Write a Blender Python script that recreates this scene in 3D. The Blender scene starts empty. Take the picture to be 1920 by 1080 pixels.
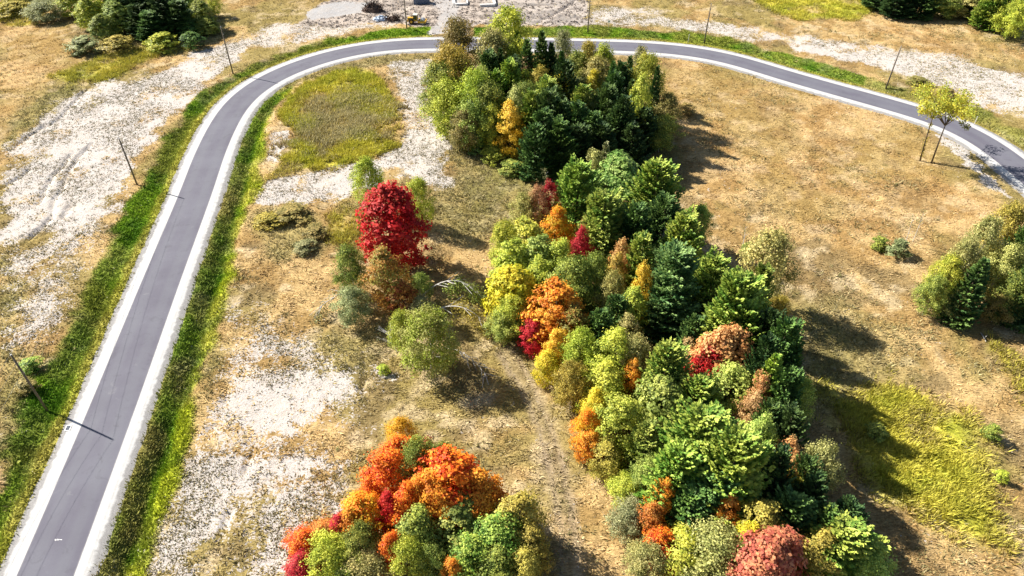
import bpy, bmesh, math, random
import numpy as np
from mathutils import Vector, Matrix

random.seed(7)
RNG = np.random.default_rng(11)
scn = bpy.context.scene
COL = scn.collection

# ------------------------------------------------------------------ camera, sky, sun, exposure
CAM_H, PITCH, FPX = 80.0, math.radians(40.5), 1330.0
cam_d = bpy.data.cameras.new('camera'); cam = bpy.data.objects.new('camera', cam_d); COL.objects.link(cam)
cam_d.sensor_width = 36.0; cam_d.lens = FPX / 1920 * 36.0; cam_d.clip_end = 6000; cam_d.clip_start = 1
cam.location = (0, 0, CAM_H); cam.rotation_euler = (math.pi / 2 - PITCH, 0, 0)
scn.camera = cam

SUN_EL, SH_AZ = math.radians(40), math.radians(-25)      # shadows fall towards +x and slightly towards the camera
world = bpy.data.worlds.new('World'); scn.world = world; world.use_nodes = True
wn = world.node_tree; bg = wn.nodes['Background']
sky = wn.nodes.new('ShaderNodeTexSky'); sky.sky_type = 'NISHITA'; sky.sun_disc = False
sky.sun_elevation = SUN_EL; sky.sun_rotation = math.atan2(-math.cos(SH_AZ), -math.sin(SH_AZ))
wn.links.new(sky.outputs[0], bg.inputs[0]); bg.inputs[1].default_value = 0.055
sd = bpy.data.lights.new('sun', 'SUN'); sd.energy = 5.0; sd.angle = math.radians(0.55); sd.color = (1.0, 0.93, 0.82)
sun = bpy.data.objects.new('sun', sd); COL.objects.link(sun); sun.location = (-200, 100, 200)
sun.rotation_euler = Vector((math.cos(SUN_EL) * math.cos(SH_AZ), math.cos(SUN_EL) * math.sin(SH_AZ), -math.sin(SUN_EL))).to_track_quat('-Z', 'Y').to_euler()
scn.view_settings.view_transform = 'Standard'; scn.view_settings.look = 'None'
scn.view_settings.gamma = 1; scn.view_settings.exposure = 1.05
scn.cycles.max_bounces = 4; scn.cycles.diffuse_bounces = 2; scn.cycles.glossy_bounces = 2; scn.cycles.transmission_bounces = 2

# ------------------------------------------------------------------ helpers
def at(x, y, z=0.0):
    """point of the place at height z that is seen at photograph pixel (x, y)"""
    cp, sp = math.cos(PITCH), math.sin(PITCH)
    u, v = x - 960.0, 540.0 - y
    d = (u, cp * FPX + sp * v, -sp * FPX + cp * v)
    t = (z - CAM_H) / d[2]
    return Vector((t * d[0], t * d[1], z))
def ppm(P):
    """photograph pixels per metre at a point"""
    v = Vector(P) - Vector((0, 0, CAM_H))
    return FPX / (v.y * math.cos(PITCH) - v.z * math.sin(PITCH))

_tab = np.random.default_rng(3).random((8, 256, 256)).astype(np.float32)
def vnoise(x, y, k=0):
    xi = np.floor(x).astype(np.int64); yi = np.floor(y).astype(np.int64)
    fx = (x - xi).astype(np.float32); fy = (y - yi).astype(np.float32)
    fx = fx * fx * (3 - 2 * fx); fy = fy * fy * (3 - 2 * fy)
    T = _tab[k % 8]; a = xi & 255; b = yi & 255; a1 = (a + 1) & 255; b1 = (b + 1) & 255
    return (T[a, b] * (1 - fx) + T[a1, b] * fx) * (1 - fy) + (T[a, b1] * (1 - fx) + T[a1, b1] * fx) * fy
def fbm(x, y, size, octv=4, k=0):
    s = 0; amp = .5; tot = 0; f = 1.0 / size
    for o in range(octv):
        s = s + amp * vnoise(x * f + 17.3 * o + 31 * k, y * f - 9.1 * o + 57 * k, k + o); tot += amp; amp *= .5; f *= 2.03
    return s / tot
def smooth(a, b, x):
    t = np.clip((x - a) / (b - a), 0, 1); return t * t * (3 - 2 * t)

def mesh_np(name, V, F, nper):
    """mesh from numpy vertices and faces of nper corners each"""
    me = bpy.data.meshes.new(name)
    V = np.asarray(V, np.float32); F = np.asarray(F, np.int32)
    me.vertices.add(len(V)); me.vertices.foreach_set('co', V.ravel())
    me.loops.add(F.size); me.loops.foreach_set('vertex_index', F.ravel())
    me.polygons.add(len(F)); me.polygons.foreach_set('loop_start', np.arange(0, F.size, nper, dtype=np.int32))
    me.update(calc_edges=True)
    return me
def attr_f(me, name, arr, dom='POINT'):
    a = me.attributes.new(name, 'FLOAT', dom); a.data.foreach_set('value', np.asarray(arr, np.float32).ravel())
def attr_c(me, name, arr):
    a = me.attributes.new(name, 'FLOAT_COLOR', 'POINT')
    arr = np.asarray(arr, np.float32)
    if arr.shape[1] == 3: arr = np.concatenate([arr, np.ones((len(arr), 1), np.float32)], 1)
    a.data.foreach_set('color', arr.ravel())

class MB:
    """collects boxes, tubes and prisms, then links them as ONE mesh object"""
    def __init__(s): s.v = []; s.f = []
    def add(s, vs, fs):
        o = len(s.v); s.v += [tuple(v) for v in vs]; s.f += [tuple(i + o for i in f) for f in fs]; return s
    def box(s, c, d, rz=0.0, taper=1.0, rx=0.0):
        x, y, z = d[0] / 2, d[1] / 2, d[2] / 2
        M = Matrix.Translation(c) @ Matrix.Rotation(rz, 4, 'Z') @ Matrix.Rotation(rx, 4, 'Y')
        t = taper
        vs = [(-x, -y, -z), (x, -y, -z), (x, y, -z), (-x, y, -z), (-x * t, -y * t, z), (x * t, -y * t, z), (x * t, y * t, z), (-x * t, y * t, z)]
        return s.add([M @ Vector(v) for v in vs], [(0, 3, 2, 1), (4, 5, 6, 7), (0, 1, 5, 4), (1, 2, 6, 5), (2, 3, 7, 6), (3, 0, 4, 7)])
    def tube(s, pts, rad, n=6):
        pts = [Vector(p) for p in pts]; vs = []; fs = []
        if not hasattr(rad, '__len__'): rad = [rad] * len(pts)
        for i, p in enumerate(pts):
            t = (pts[min(i + 1, len(pts) - 1)] - pts[max(i - 1, 0)]).normalized()
            a = t.cross(Vector((0, 0, 1)) if abs(t.z) < .9 else Vector((1, 0, 0))).normalized(); b = t.cross(a)
            for k in range(n):
                q = 2 * math.pi * k / n; vs.append(p + (a * math.cos(q) + b * math.sin(q)) * rad[i])
        for i in range(len(pts) - 1):
            for k in range(n):
                fs.append((i * n + k, i * n + (k + 1) % n, (i + 1) * n + (k + 1) % n, (i + 1) * n + k))
        fs.append(tuple(range(n))[::-1]); fs.append(tuple((len(pts) - 1) * n + k for k in range(n)))
        return s.add(vs, fs)
    def mesh(s, name, smooth_=False):
        me = bpy.data.meshes.new(name); me.from_pydata(s.v, [], s.f); me.update()
        if smooth_: me.polygons.foreach_set('use_smooth', [True] * len(me.polygons))
        return me
    def build(s, name, mat, parent=None, smooth_=False):
        me = s.mesh(name, smooth_); me.materials.append(mat); return link(name, me, parent)

def link(name, me, parent=None):
    o = bpy.data.objects.new(name, me); COL.objects.link(o)
    if parent: o.parent = parent
    return o
def empty(name, loc=(0, 0, 0), rz=0.0):
    o = bpy.data.objects.new(name, None); COL.objects.link(o); o.location = loc; o.rotation_euler = (0, 0, rz)
    o.empty_display_size = .5; return o
def tag(o, label, cat, group=None, kind=None):
    o['label'] = label
    if cat: o['category'] = cat
    if group: o['group'] = group
    if kind: o['kind'] = kind
    return o

# ------------------------------------------------------------------ materials
class NT:
    def __init__(s, name):
        s.m = bpy.data.materials.new(name); s.m.use_nodes = True; s.t = s.m.node_tree; s.t.nodes.clear()
        s.out = s.n('ShaderNodeOutputMaterial')
    def n(s, typ, **kw):
        nd = s.t.nodes.new(typ)
        for k, v in kw.items(): setattr(nd, k, v)
        return nd
    def l(s, a, b): s.t.links.new(a, b)
    def set(s, sock, v):
        if hasattr(v, 'is_output') or isinstance(v, bpy.types.NodeSocket): s.l(v, sock)
        else: sock.default_value = v
    def attr(s, name, typ='GEOMETRY'):
        return s.n('ShaderNodeAttribute', attribute_name=name, attribute_type=typ)
    def noise(s, scale, detail=4, rough=.55, vec=None, dist=0.0):
        nd = s.n('ShaderNodeTexNoise'); nd.inputs['Scale'].default_value = scale; nd.inputs['Detail'].default_value = detail
        nd.inputs['Roughness'].default_value = rough; nd.inputs['Distortion'].default_value = dist
        if vec is not None: s.l(vec, nd.inputs['Vector'])
        return nd.outputs[0]
    def math(s, op, a, b=0.0, c=0.0):
        nd = s.n('ShaderNodeMath', operation=op)
        for i, v in enumerate((a, b, c)): s.set(nd.inputs[i], v)
        return nd.outputs[0]
    def mapr(s, v, a, b, c=0.0, d=1.0, sm=True):
        nd = s.n('ShaderNodeMapRange', interpolation_type='SMOOTHSTEP' if sm else 'LINEAR')
        s.set(nd.inputs[0], v)
        for i, q in enumerate((a, b, c, d)): nd.inputs[i + 1].default_value = q
        return nd.outputs[0]
    def mix(s, f, a, b, mode='MIX'):
        nd = s.n('ShaderNodeMix', data_type='RGBA', blend_type=mode)
        s.set(nd.inputs[0], f)
        for i, v in ((6, a), (7, b)):
            if isinstance(v, tuple): nd.inputs[i].default_value = (*v, 1) if len(v) == 3 else v
            else: s.l(v, nd.inputs[i])
        return nd.outputs[2]
    def pos(s): return s.n('ShaderNodeNewGeometry').outputs['Position']
    def objc(s): return s.n('ShaderNodeTexCoord').outputs['Object']
    def bsdf(s, col, rough=.8, spec=.2, metal=0.0, bump=None, bstr=.3, bdist=.1):
        b = s.n('ShaderNodeBsdfPrincipled')
        if isinstance(col, tuple): b.inputs['Base Color'].default_value = (*col, 1)
        else: s.l(col, b.inputs['Base Color'])
        s.set(b.inputs['Roughness'], rough); b.inputs['Specular IOR Level'].default_value = spec; b.inputs['Metallic'].default_value = metal
        if bump is not None:
            bp = s.n('ShaderNodeBump'); bp.inputs['Strength'].default_value = bstr; bp.inputs['Distance'].default_value = bdist
            s.l(bump, bp.inputs['Height']); s.l(bp.outputs[0], b.inputs['Normal'])
        return b
    def done(s, sh): s.l(sh.outputs[0] if hasattr(sh, 'outputs') else sh, s.out.inputs[0]); return s.m

def simple(name, col, rough=.7, spec=.3, metal=0.0, var=.25, scale=3.0):
    t = NT(name); nz = t.noise(scale, 5, .6, t.objc())
    c = t.mix(t.mapr(nz, .3, .7), tuple(k * (1 - var) for k in col), tuple(min(1, k * (1 + var)) for k in col))
    return t.done(t.bsdf(c, rough, spec, metal, nz, .2, .05))

def ground_mat():
    t = NT('ground_soil_and_grass'); P = t.pos()
    veg = t.attr('gcol').outputs['Color']; sand = t.attr('sand').outputs['Fac']; scol = t.attr('scol').outputs['Color']
    n1 = t.noise(.55, 6, .62, P, .6); n2 = t.noise(2.6, 5, .65, P); n3 = t.noise(8.0, 3, .6, P)
    # streaky matted grass: stretched noise
    mp = t.n('ShaderNodeMapping'); mp.inputs['Scale'].default_value = (1.1, 3.6, 1); mp.inputs['Rotation'].default_value = (0, 0, .5); t.l(P, mp.inputs[0])
    n4 = t.noise(1.1, 5, .6, mp.outputs[0], 1.2)
    dark = t.mix(1.0, veg, (.62, .59, .52), 'MULTIPLY'); lite = t.mix(1.0, veg, (1.25, 1.24, 1.20), 'MULTIPLY')
    c = t.mix(t.mapr(n4, .32, .66), dark, lite)
    c = t.mix(t.mapr(n2, .55, .75, 0, .6), c, t.mix(1.0, veg, (.55, .58, .42), 'MULTIPLY'))
    # sand shows where the mask plus noise passes a threshold
    m = t.math('ADD', sand, t.math('MULTIPLY', t.math('SUBTRACT', n1, .5), 1.25))
    m = t.math('ADD', m, t.math('MULTIPLY', t.math('SUBTRACT', n2, .5), 2.1))
    m = t.mapr(m, .34, .50)
    s = t.mix(t.mapr(n3, .35, .7), t.mix(1.0, scol, (.62, .59, .56), 'MULTIPLY'), scol)
    s = t.mix(t.mapr(n1, .3, .7, 0, .5), s, t.mix(1.0, scol, (.80, .70, .60), 'MULTIPLY'))
    c = t.mix(m, c, s)
    h = t.math('ADD', t.math('MULTIPLY', n4, .6), t.math('MULTIPLY', n2, .5))
    return t.done(t.bsdf(c, .95, .05, 0, h, .8, .35))

def asphalt_mat():
    t = NT('grey_asphalt'); P = t.pos()
    off = t.attr('off').outputs['Fac']
    n1 = t.noise(.12, 4, .6, P); n2 = t.noise(22, 3, .6, P); n3 = t.noise(1.3, 4, .6, P)
    # wheel tracks polished a little lighter; seam in the middle
    w1 = t.math('ABSOLUTE', t.math('SUBTRACT', t.math('ABSOLUTE', off), 1.7))
    tr = t.mapr(w1, .35, 1.1, 1, 0)
    c = t.mix(t.mapr(n1, .3, .7), (.122, .118, .152), (.154, .155, .190))
    c = t.mix(t.math('MULTIPLY', tr, .30), c, (.172, .180, .205))
    c = t.mix(t.mapr(n2, .3, .75, 0, .25), c, (.07, .068, .08))
    seam = t.mapr(t.math('ABSOLUTE', t.math('ADD', off, t.math('MULTIPLY', t.math('SUBTRACT', n1, .5), .9))), .03, .10, 1, 0)
    c = t.mix(t.math('MULTIPLY', seam, t.mapr(n3, .50, .70, 0, .25)), c, (.07, .068, .08))
    st = t.noise(.35, 5, .7, P, 1.0); c = t.mix(t.mapr(st, .56, .68, 0, .35), c, (.085, .083, .10)); c = t.mix(t.mapr(st, .30, .38, .3, 0), c, (.22, .22, .235))
    edge = t.mapr(t.math('ADD', t.math('ABSOLUTE', off), t.math('MULTIPLY', n3, .25)), 3.3, 3.55, 0, .4)
    c = t.mix(edge, c, (.42, .41, .40))
    return t.done(t.bsdf(c, .85, .25, 0, n2, .25, .02))

def shoulder_mat():
    t = NT('crushed_limestone'); P = t.pos(); off = t.attr('off').outputs['Fac']
    n2 = t.noise(14, 3, .6, P); n3 = t.noise(.9, 5, .6, P, .5)
    c = t.mix(t.mapr(n2, .3, .7), (.42, .42, .415), (.56, .56, .555))
    e = t.mapr(t.math('ADD', off, t.math('MULTIPLY', t.math('SUBTRACT', n3, .5), 1.3)), 4.75, 5.25)
    c = t.mix(e, c, t.mix(t.mapr(n2, .35, .65), (.17, .165, .165), (.36, .355, .35)))
    tr = t.mapr(t.math('ABSOLUTE', t.math('SUBTRACT', off, 4.55)), .04, .22, .4, 0)
    c = t.mix(t.math('MULTIPLY', tr, t.mapr(n3, .4, .6)), c, (.30, .295, .29))
    return t.done(t.bsdf(c, .9, .1, 0, n2, .5, .03))

def foliage_mat(name='leaves', transl=.30):
    """leaf colour: each tree carries two leaf colours, mixed in drifts through its crown; conifers have sunlit tips painted lighter"""
    t = NT(name); a = t.attr('tint_a', 'OBJECT').outputs['Color']; b = t.attr('tint_b', 'OBJECT').outputs['Color']
    r = t.attr('leaf').outputs['Fac']; r2 = t.attr('clump').outputs['Fac']
    nz = t.noise(.33, 3, .6, t.objc())
    f = t.mapr(t.math('ADD', t.math('ADD', nz, t.math('MULTIPLY', t.math('SUBTRACT', r, .5), .28)), t.math('MULTIPLY', t.math('SUBTRACT', r2, .5), .25)), .40, .62)
    c = t.mix(f, a, b)
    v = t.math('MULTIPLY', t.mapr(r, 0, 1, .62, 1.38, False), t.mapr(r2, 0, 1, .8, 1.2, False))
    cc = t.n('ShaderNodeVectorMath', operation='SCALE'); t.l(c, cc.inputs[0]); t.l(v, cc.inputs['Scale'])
    p = t.bsdf(cc.outputs[0], .55, .25); tr = t.n('ShaderNodeBsdfTranslucent'); t.l(cc.outputs[0], tr.inputs[0])
    mx = t.n('ShaderNodeMixShader'); mx.inputs[0].default_value = transl; t.l(p.outputs[0], mx.inputs[1]); t.l(tr.outputs[0], mx.inputs[2])
    return t.done(mx)
def tuft_mat():
    t = NT('grass_blades'); c = t.attr('bcol').outputs['Color']
    p = t.bsdf(c, .7, .15); tr = t.n('ShaderNodeBsdfTranslucent'); t.l(c, tr.inputs[0])
    mx = t.n('ShaderNodeMixShader'); mx.inputs[0].default_value = .2; t.l(p.outputs[0], mx.inputs[1]); t.l(tr.outputs[0], mx.inputs[2])
    return t.done(mx)

M_GROUND = ground_mat(); M_ASPH = asphalt_mat(); M_SHOULD = shoulder_mat()
M_LEAF = foliage_mat(); M_NEEDLE = foliage_mat('needles', .16); M_TUFT = tuft_mat()
M_BARK = simple('brown_bark', (.11, .085, .06), .9, .1); M_BIRCH = simple('white_birch_bark', (.55, .53, .49), .7, .2)
M_DEAD = simple('grey_dead_wood', (.36, .33, .33), .9, .1); M_POLE = simple('weathered_pole_wood', (.17, .14, .11), .9, .1)
M_STEEL = simple('galvanised_steel', (.45, .46, .47), .4, .5, .6); M_PORC = simple('porcelain', (.5, .5, .5), .3, .5)
M_YEL = simple('yellow_machine_paint', (.62, .36, .03), .45, .5, 0, .12); M_BLK = simple('black_rubber', (.02, .02, .022), .8, .3)
M_GLASS = simple('dark_cab_glass', (.03, .035, .04), .15, .6); M_CREAM = simple('cream_cab_roof', (.7, .66, .52), .5, .4, 0, .08)
M_CONC = simple('pale_concrete', (.62, .61, .60), .85, .2, 0, .12, 1.0); M_WHITE = simple('white_paint', (.75, .75, .74), .6, .3, 0, .08)
M_WIRE = simple('aluminium_wire', (.55, .55, .55), .5, .5, .3); M_ROOT = simple('dark_root_wood', (.09, .065, .055), .95, .05, 0, .5)
M_BAG = simple('blue_white_plastic', (.42, .50, .62), .5, .4, 0, .5, 1.1); M_BLUE = simple('blue_grey_panel', (.10, .14, .22), .5, .4, 0, .15)
M_STONE = simple('pale_rock', (.5, .47, .44), .9, .1, 0, .3, 2.)

# ------------------------------------------------------------------ road centre line (world metres, from the near end to the far right)
def catmull(P, step=1.0):
    out = []
    P = [np.array(p, float) for p in P]
    for i in range(len(P) - 1):
        p0 = P[max(i - 1, 0)]; p1 = P[i]; p2 = P[i + 1]; p3 = P[min(i + 2, len(P) - 1)]
        n = max(2, int(np.linalg.norm(p2 - p1) / step))
        for k in range(n):
            t = k / n
            out.append(.5 * ((2 * p1) + (-p0 + p2) * t + (2 * p0 - 5 * p1 + 4 * p2 - p3) * t * t + (-p0 + 3 * p1 - 3 * p2 + p3) * t ** 3))
    out.append(P[-1]); return np.array(out)
ROADPX = [(85, 1080), (157, 900), (228, 720), (297, 540), (368, 360), (391, 295), (416, 240), (441, 200), (476, 167), (530, 136), (602, 110), (670, 94),
          (748, 84.5), (840, 82.5), (960, 83), (1100, 85.5), (1200, 88.5), (1285, 95.5), (1370, 111), (1480, 144), (1580, 172), (1680, 200), (1770, 228), (1850, 268), (1925, 326)]
RW = [tuple(at(*p)[:2]) for p in ROADPX]
RW = [(RW[0][0] + 8, RW[0][1] - 70)] + RW + [(110.5, 118), (107, 95), (100, 60), (96, 20)]
CL = catmull(RW, 1.0)
for _ in range(40):                                                     # ease the kinks out
    CL[1:-1] = .25 * CL[:-2] + .5 * CL[1:-1] + .25 * CL[2:]
TG = np.gradient(CL, axis=0); TG /= np.linalg.norm(TG, axis=1)[:, None]
NR = np.stack([-TG[:, 1], TG[:, 0]], 1)                                 # left-hand normal = outer side of the bend
SL = np.concatenate([[0], np.cumsum(np.linalg.norm(np.diff(CL, axis=0), axis=1))])
def road_sd(x, y):
    """signed offset from the centre line (+ = outer side) and distance along it"""
    d = np.full(x.shape, 1e9, np.float32); idx = np.zeros(x.shape, np.int32)
    for i in range(0, len(CL), 2):
        q = (x - CL[i, 0]) ** 2 + (y - CL[i, 1]) ** 2
        m = q < d; d[m] = q[m]; idx[m] = i
    off = (x - CL[idx, 0]) * NR[idx, 0] + (y - CL[idx, 1]) * NR[idx, 1]
    return np.where(np.sqrt(d) > 60, np.sign(off) * np.sqrt(d), off), SL[idx]
def s_of(px): 
    p = at(*px); return float(SL[np.argmin((CL[:, 0] - p.x) ** 2 + (CL[:, 1] - p.y) ** 2)])
S_DITCH_END = s_of((470, 170)); S_FAR = s_of((748, 84)); S_DRIVE = (s_of((800, 82)), s_of((893, 82))); S_BROWN = s_of((1590, 176))

# ------------------------------------------------------------------ zones of the ground
def poly_sd(px, X, Y):
    """signed distance (m, + inside) to a polygon given by photograph pixels on the ground"""
    P = np.array([at(*p)[:2] for p in px]); n = len(P)
    lo = P.min(0) - 14; hi = P.max(0) + 14
    out = np.full(X.shape, -14., np.float32)
    m = (X > lo[0]) & (X < hi[0]) & (Y > lo[1]) & (Y < hi[1]); x = X[m]; y = Y[m]
    d = np.full(x.shape, 1e9); ins = np.zeros(x.shape, bool)
    for i in range(n):
        a = P[i]; b = P[(i + 1) % n]; e = b - a
        t = np.clip(((x - a[0]) * e[0] + (y - a[1]) * e[1]) / (e @ e + 1e-9), 0, 1)
        d = np.minimum(d, (x - a[0] - t * e[0]) ** 2 + (y - a[1] - t * e[1]) ** 2)
        c = ((a[1] > y) != (b[1] > y)) & (x < (b[0] - a[0]) * (y - a[1]) / (b[1] - a[1] + 1e-12) + a[0]); ins ^= c
    out[m] = np.where(ins, 1, -1) * np.sqrt(d); return out
def line_d(px, X, Y):
    P = np.array([at(*p)[:2] for p in px]); lo = P.min(0) - 8; hi = P.max(0) + 8
    out = np.full(X.shape, 9., np.float32); m = (X > lo[0]) & (X < hi[0]) & (Y > lo[1]) & (Y < hi[1]); x = X[m]; y = Y[m]; d = np.full(x.shape, 1e9)
    for a, b in zip(P[:-1], P[1:]):
        e = b - a; t = np.clip(((x - a[0]) * e[0] + (y - a[1]) * e[1]) / (e @ e), 0, 1)
        d = np.minimum(d, (x - a[0] - t * e[0]) ** 2 + (y - a[1] - t * e[1]) ** 2)
    out[m] = np.minimum(9, np.sqrt(d)); return out

SAND = [  # (pixels, strength, softness in m)
    ([(0, 290), (60, 242), (120, 185), (165, 165), (235, 152), (300, 130), (370, 100), (440, 82), (470, 90), (440, 118), (400, 140), (365, 175), (335, 215), (290, 260), (262, 300), (245, 345), (215, 400), (150, 440), (60, 455), (0, 440)], 1.0, 5),
    ([(0, 440), (60, 450), (200, 420), (190, 470), (150, 540), (125, 600), (60, 650), (25, 640), (30, 590), (75, 540), (0, 520)], .62, 5),
    ([(430, 85), (520, 45), (640, 38), (740, 30), (760, 50), (620, 70), (500, 96)], .62, 5),
    ([(430, 575), (505, 585), (515, 640), (440, 640)], .55, 3),
    ([(395, 690), (470, 675), (560, 690), (640, 705), (650, 760), (628, 850), (604, 950), (545, 1085), (360, 1085), (240, 1085), (300, 985), (360, 870), (395, 770)], .74, 6),
    ([(420, 560), (520, 570), (640, 640), (680, 700), (560, 700), (400, 700), (410, 620)], .56, 6),
    ([(722, 122), (812, 112), (803, 180), (818, 240), (835, 300), (850, 352), (800, 350), (735, 318), (640, 376), (560, 388), (478, 386), (490, 358), (540, 335), (640, 313), (700, 300), (756, 268), (748, 200)], .98, 2.5),
    ([(503, 252), (546, 236), (550, 265), (520, 308), (508, 300)], .8, 1.5),
    ([(1110, 18), (1200, 20), (1300, 40), (1400, 45), (1500, 62), (1650, 88), (1780, 108), (1940, 150), (1940, 232), (1850, 206), (1780, 172), (1700, 148), (1640, 128), (1560, 112), (1450, 82), (1330, 62), (1240, 52), (1120, 46)], .66, 6),
    ([(1430, 62), (1560, 80), (1680, 105), (1720, 125), (1690, 140), (1600, 118), (1480, 90)], .95, 3),
    ([(1790, 130), (1860, 130), (1940, 160), (1940, 225), (1850, 195), (1790, 160)], 1.0, 4),
    ([(1765, 258), (1800, 268), (1862, 330), (1895, 372), (1850, 352), (1800, 312)], .85, 1.5),
    ([(690, 680), (752, 690), (760, 720), (700, 730)], .6, 1.5),
    ([(800, 320), (850, 335), (840, 358), (790, 350)], .6, 2)]
DIRT = [([(650, -20), (1105, -20), (1098, 50), (900, 48), (870, 62), (800, 66), (770, 48), (690, 44), (640, 52), (560, 45), (590, 10)], 1.0, 2.0)]
PAD = [([(560, 28), (600, 10), (640, 4), (692, 4), (682, 20), (640, 32), (585, 40)], 1.0, 1.0), ([(808, -10), (862, -10), (870, 66), (802, 66), (822, 28)], .8, 1.5), ([(905, -5), (1095, -5), (1095, 48), (930, 40)], .25, 2)]
GOLD = [([(520, 215), (545, 180), (590, 148), (650, 128), (700, 132), (728, 165), (752, 240), (750, 275), (690, 300), (600, 318), (510, 330), (530, 300), (555, 250)], 1.0, 1.5),
        ([(0, -30), (150, -30), (90, 20), (60, 45), (0, 50)], 1.0, 3), ([(1420, -30), (1640, -30), (1660, 15), (1590, 38), (1500, 36), (1440, 20), (1415, 0)], 1.0, 3),
        ([(1560, 740), (1640, 712), (1720, 722), (1790, 760), (1850, 860), (1880, 960), (1850, 1030), (1790, 1010), (1700, 930), (1640, 850), (1600, 800)], 1.0, 5),
        ([(110, 140), (200, 110), (300, 78), (345, 90), (300, 112), (200, 150), (130, 165)], .6, 4), ([(640, 375), (690, 400), (660, 470), (600, 440)], .5, 2), ([(1860, 640), (1920, 680), (1920, 760), (1870, 700)], .8, 2)]
GREYW = [([(560, 235), (600, 190), (660, 170), (720, 200), (735, 250), (690, 272), (600, 290), (550, 285)], 1.0, 6)]
ORANGE = [([(0, 50), (90, 45), (150, 70), (140, 120), (60, 180), (0, 230)], 1.0, 4), ([(1230, 110), (1500, 160), (1740, 230), (1800, 330), (1880, 390), (1800, 430), (1600, 470), (1500, 440), (1330, 380), (1260, 280), (1240, 200)], .8, 8),
          ([(1640, 30), (1760, 50), (1920, 90), (1920, 140), (1760, 95), (1600, 60)], .8, 4)]
OLIVE = [([(830, 240), (930, 290), (1000, 340), (930, 430), (900, 480), (810, 430), (800, 370), (850, 340)], .8, 5), ([(450, 390), (560, 380), (640, 440), (600, 490), (500, 480), (455, 440)], .9, 3),
         ([(0, 650), (60, 660), (60, 760), (20, 830), (0, 840)], .9, 3), ([(0, 480), (60, 520), (30, 620), (0, 620)], .9, 3), ([(590, 600), (690, 620), (690, 700), (590, 690)], .6, 4), ([(380, 640), (440, 630), (420, 700), (300, 900), (250, 1000), (260, 900)], .7, 3),
         ([(1480, 540), (1620, 560), (1700, 640), (1760, 720), (1560, 740), (1520, 700)], .55, 6), ([(820, 160), (870, 230), (960, 300), (1000, 330), (900, 280), (830, 240)], .7, 3),
         ([(170, 20), (400, 30), (430, 60), (340, 100), (170, 110)], .9, 4), ([(0, 230), (90, 170), (150, 140), (160, 165), (60, 240), (0, 290)], .9, 3), ([(520, 130), (700, 105), (830, 100), (800, 118), (700, 125), (580, 160)], .7, 2)]
TRACK = [[(950, 660), (985, 720), (1020, 800), (1045, 880), (1062, 980), (1068, 1100)]]
GULLY = [[(908, 22), (960, 30), (1030, 28), (1090, 34)], [(905, 32), (980, 40), (1088, 42)], [(930, 14), (1000, 8), (1092, 14)], [(1000, 46), (1050, 20), (1085, -4)], [(780, 20), (800, 34), (830, 50)], [(740, 8), (780, 26)], [(172, 268), (146, 298), (130, 318), (116, 345), (106, 366), (94, 410), (66, 436), (44, 456)], [(132, 292), (118, 312), (96, 328), (86, 348), (78, 368), (70, 380)], [(84, 232), (70, 248), (46, 258), (22, 276)], [(52, 318), (22, 338), (0, 350)],
         [(160, 170), (120, 215), (80, 240)], [(138, 392), (132, 380), (120, 410)], [(427, 715), (418, 760)], [(424, 962), (412, 1000), (404, 1040)], [(470, 850), (455, 885)], [(395, 800), (388, 820)], [(115, 590), (108, 610)], [(684, 655), (682, 720), (690, 752)]]

def grow(lo, hi, d0, d1):
    out = [lo]
    while out[-1] < hi:
        t = (out[-1] - lo) / (hi - lo); out.append(out[-1] + d0 + (d1 - d0) * t)
    return np.array(out)
ys = grow(22, 285, .34, .66); xs = np.arange(-188, 188.1, .48)
far = np.cumsum(1.0 * 1.28 ** np.arange(26))
xs = np.concatenate([(xs[0] - far)[::-1], xs, xs[-1] + far]); ys = np.concatenate([(ys[0] - far)[::-1], ys, ys[-1] + far])
GX, GY = np.meshgrid(xs, ys, indexing='xy'); X = GX.ravel(); Y = GY.ravel()
OFF, SS = road_sd(X, Y)
w1 = fbm(X, Y, 9, 3, 1) - .5; w2 = fbm(X, Y, 3.2, 3, 2) - .5                 # edge wobble
def zone(lst):
    r = np.zeros(X.shape, np.float32)
    for px, st, sf in lst:
        d = poly_sd(px, X, Y); r = np.maximum(r, st * smooth(-sf * .6, sf * .8, d + w1 * (3 + sf * 1.3) + w2 * (2 + sf * .8)))
    return r
Zsand, Zdirt, Zpad, Zgold, Zgrey, Zor, Zol = (zone(z) for z in (SAND, DIRT, PAD, GOLD, GREYW, ORANGE, OLIVE))
Zgold *= .25 + .75 * smooth(.34, .50, fbm(X, Y, 7, 4, 5)); Zgrey *= .4 + .6 * smooth(.36, .55, fbm(X, Y, 5, 4, 2))
dtr = np.full(X.shape, 9., np.float32)
for l in TRACK: dtr = np.minimum(dtr, line_d(l, X, Y))
Ztrack = smooth(2.2, .8, dtr + w2 * 1.6 + w1 * 1.2) * (.5 + .5 * smooth(.35, .95, np.abs(dtr - .0) + w2 * .8))
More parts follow.
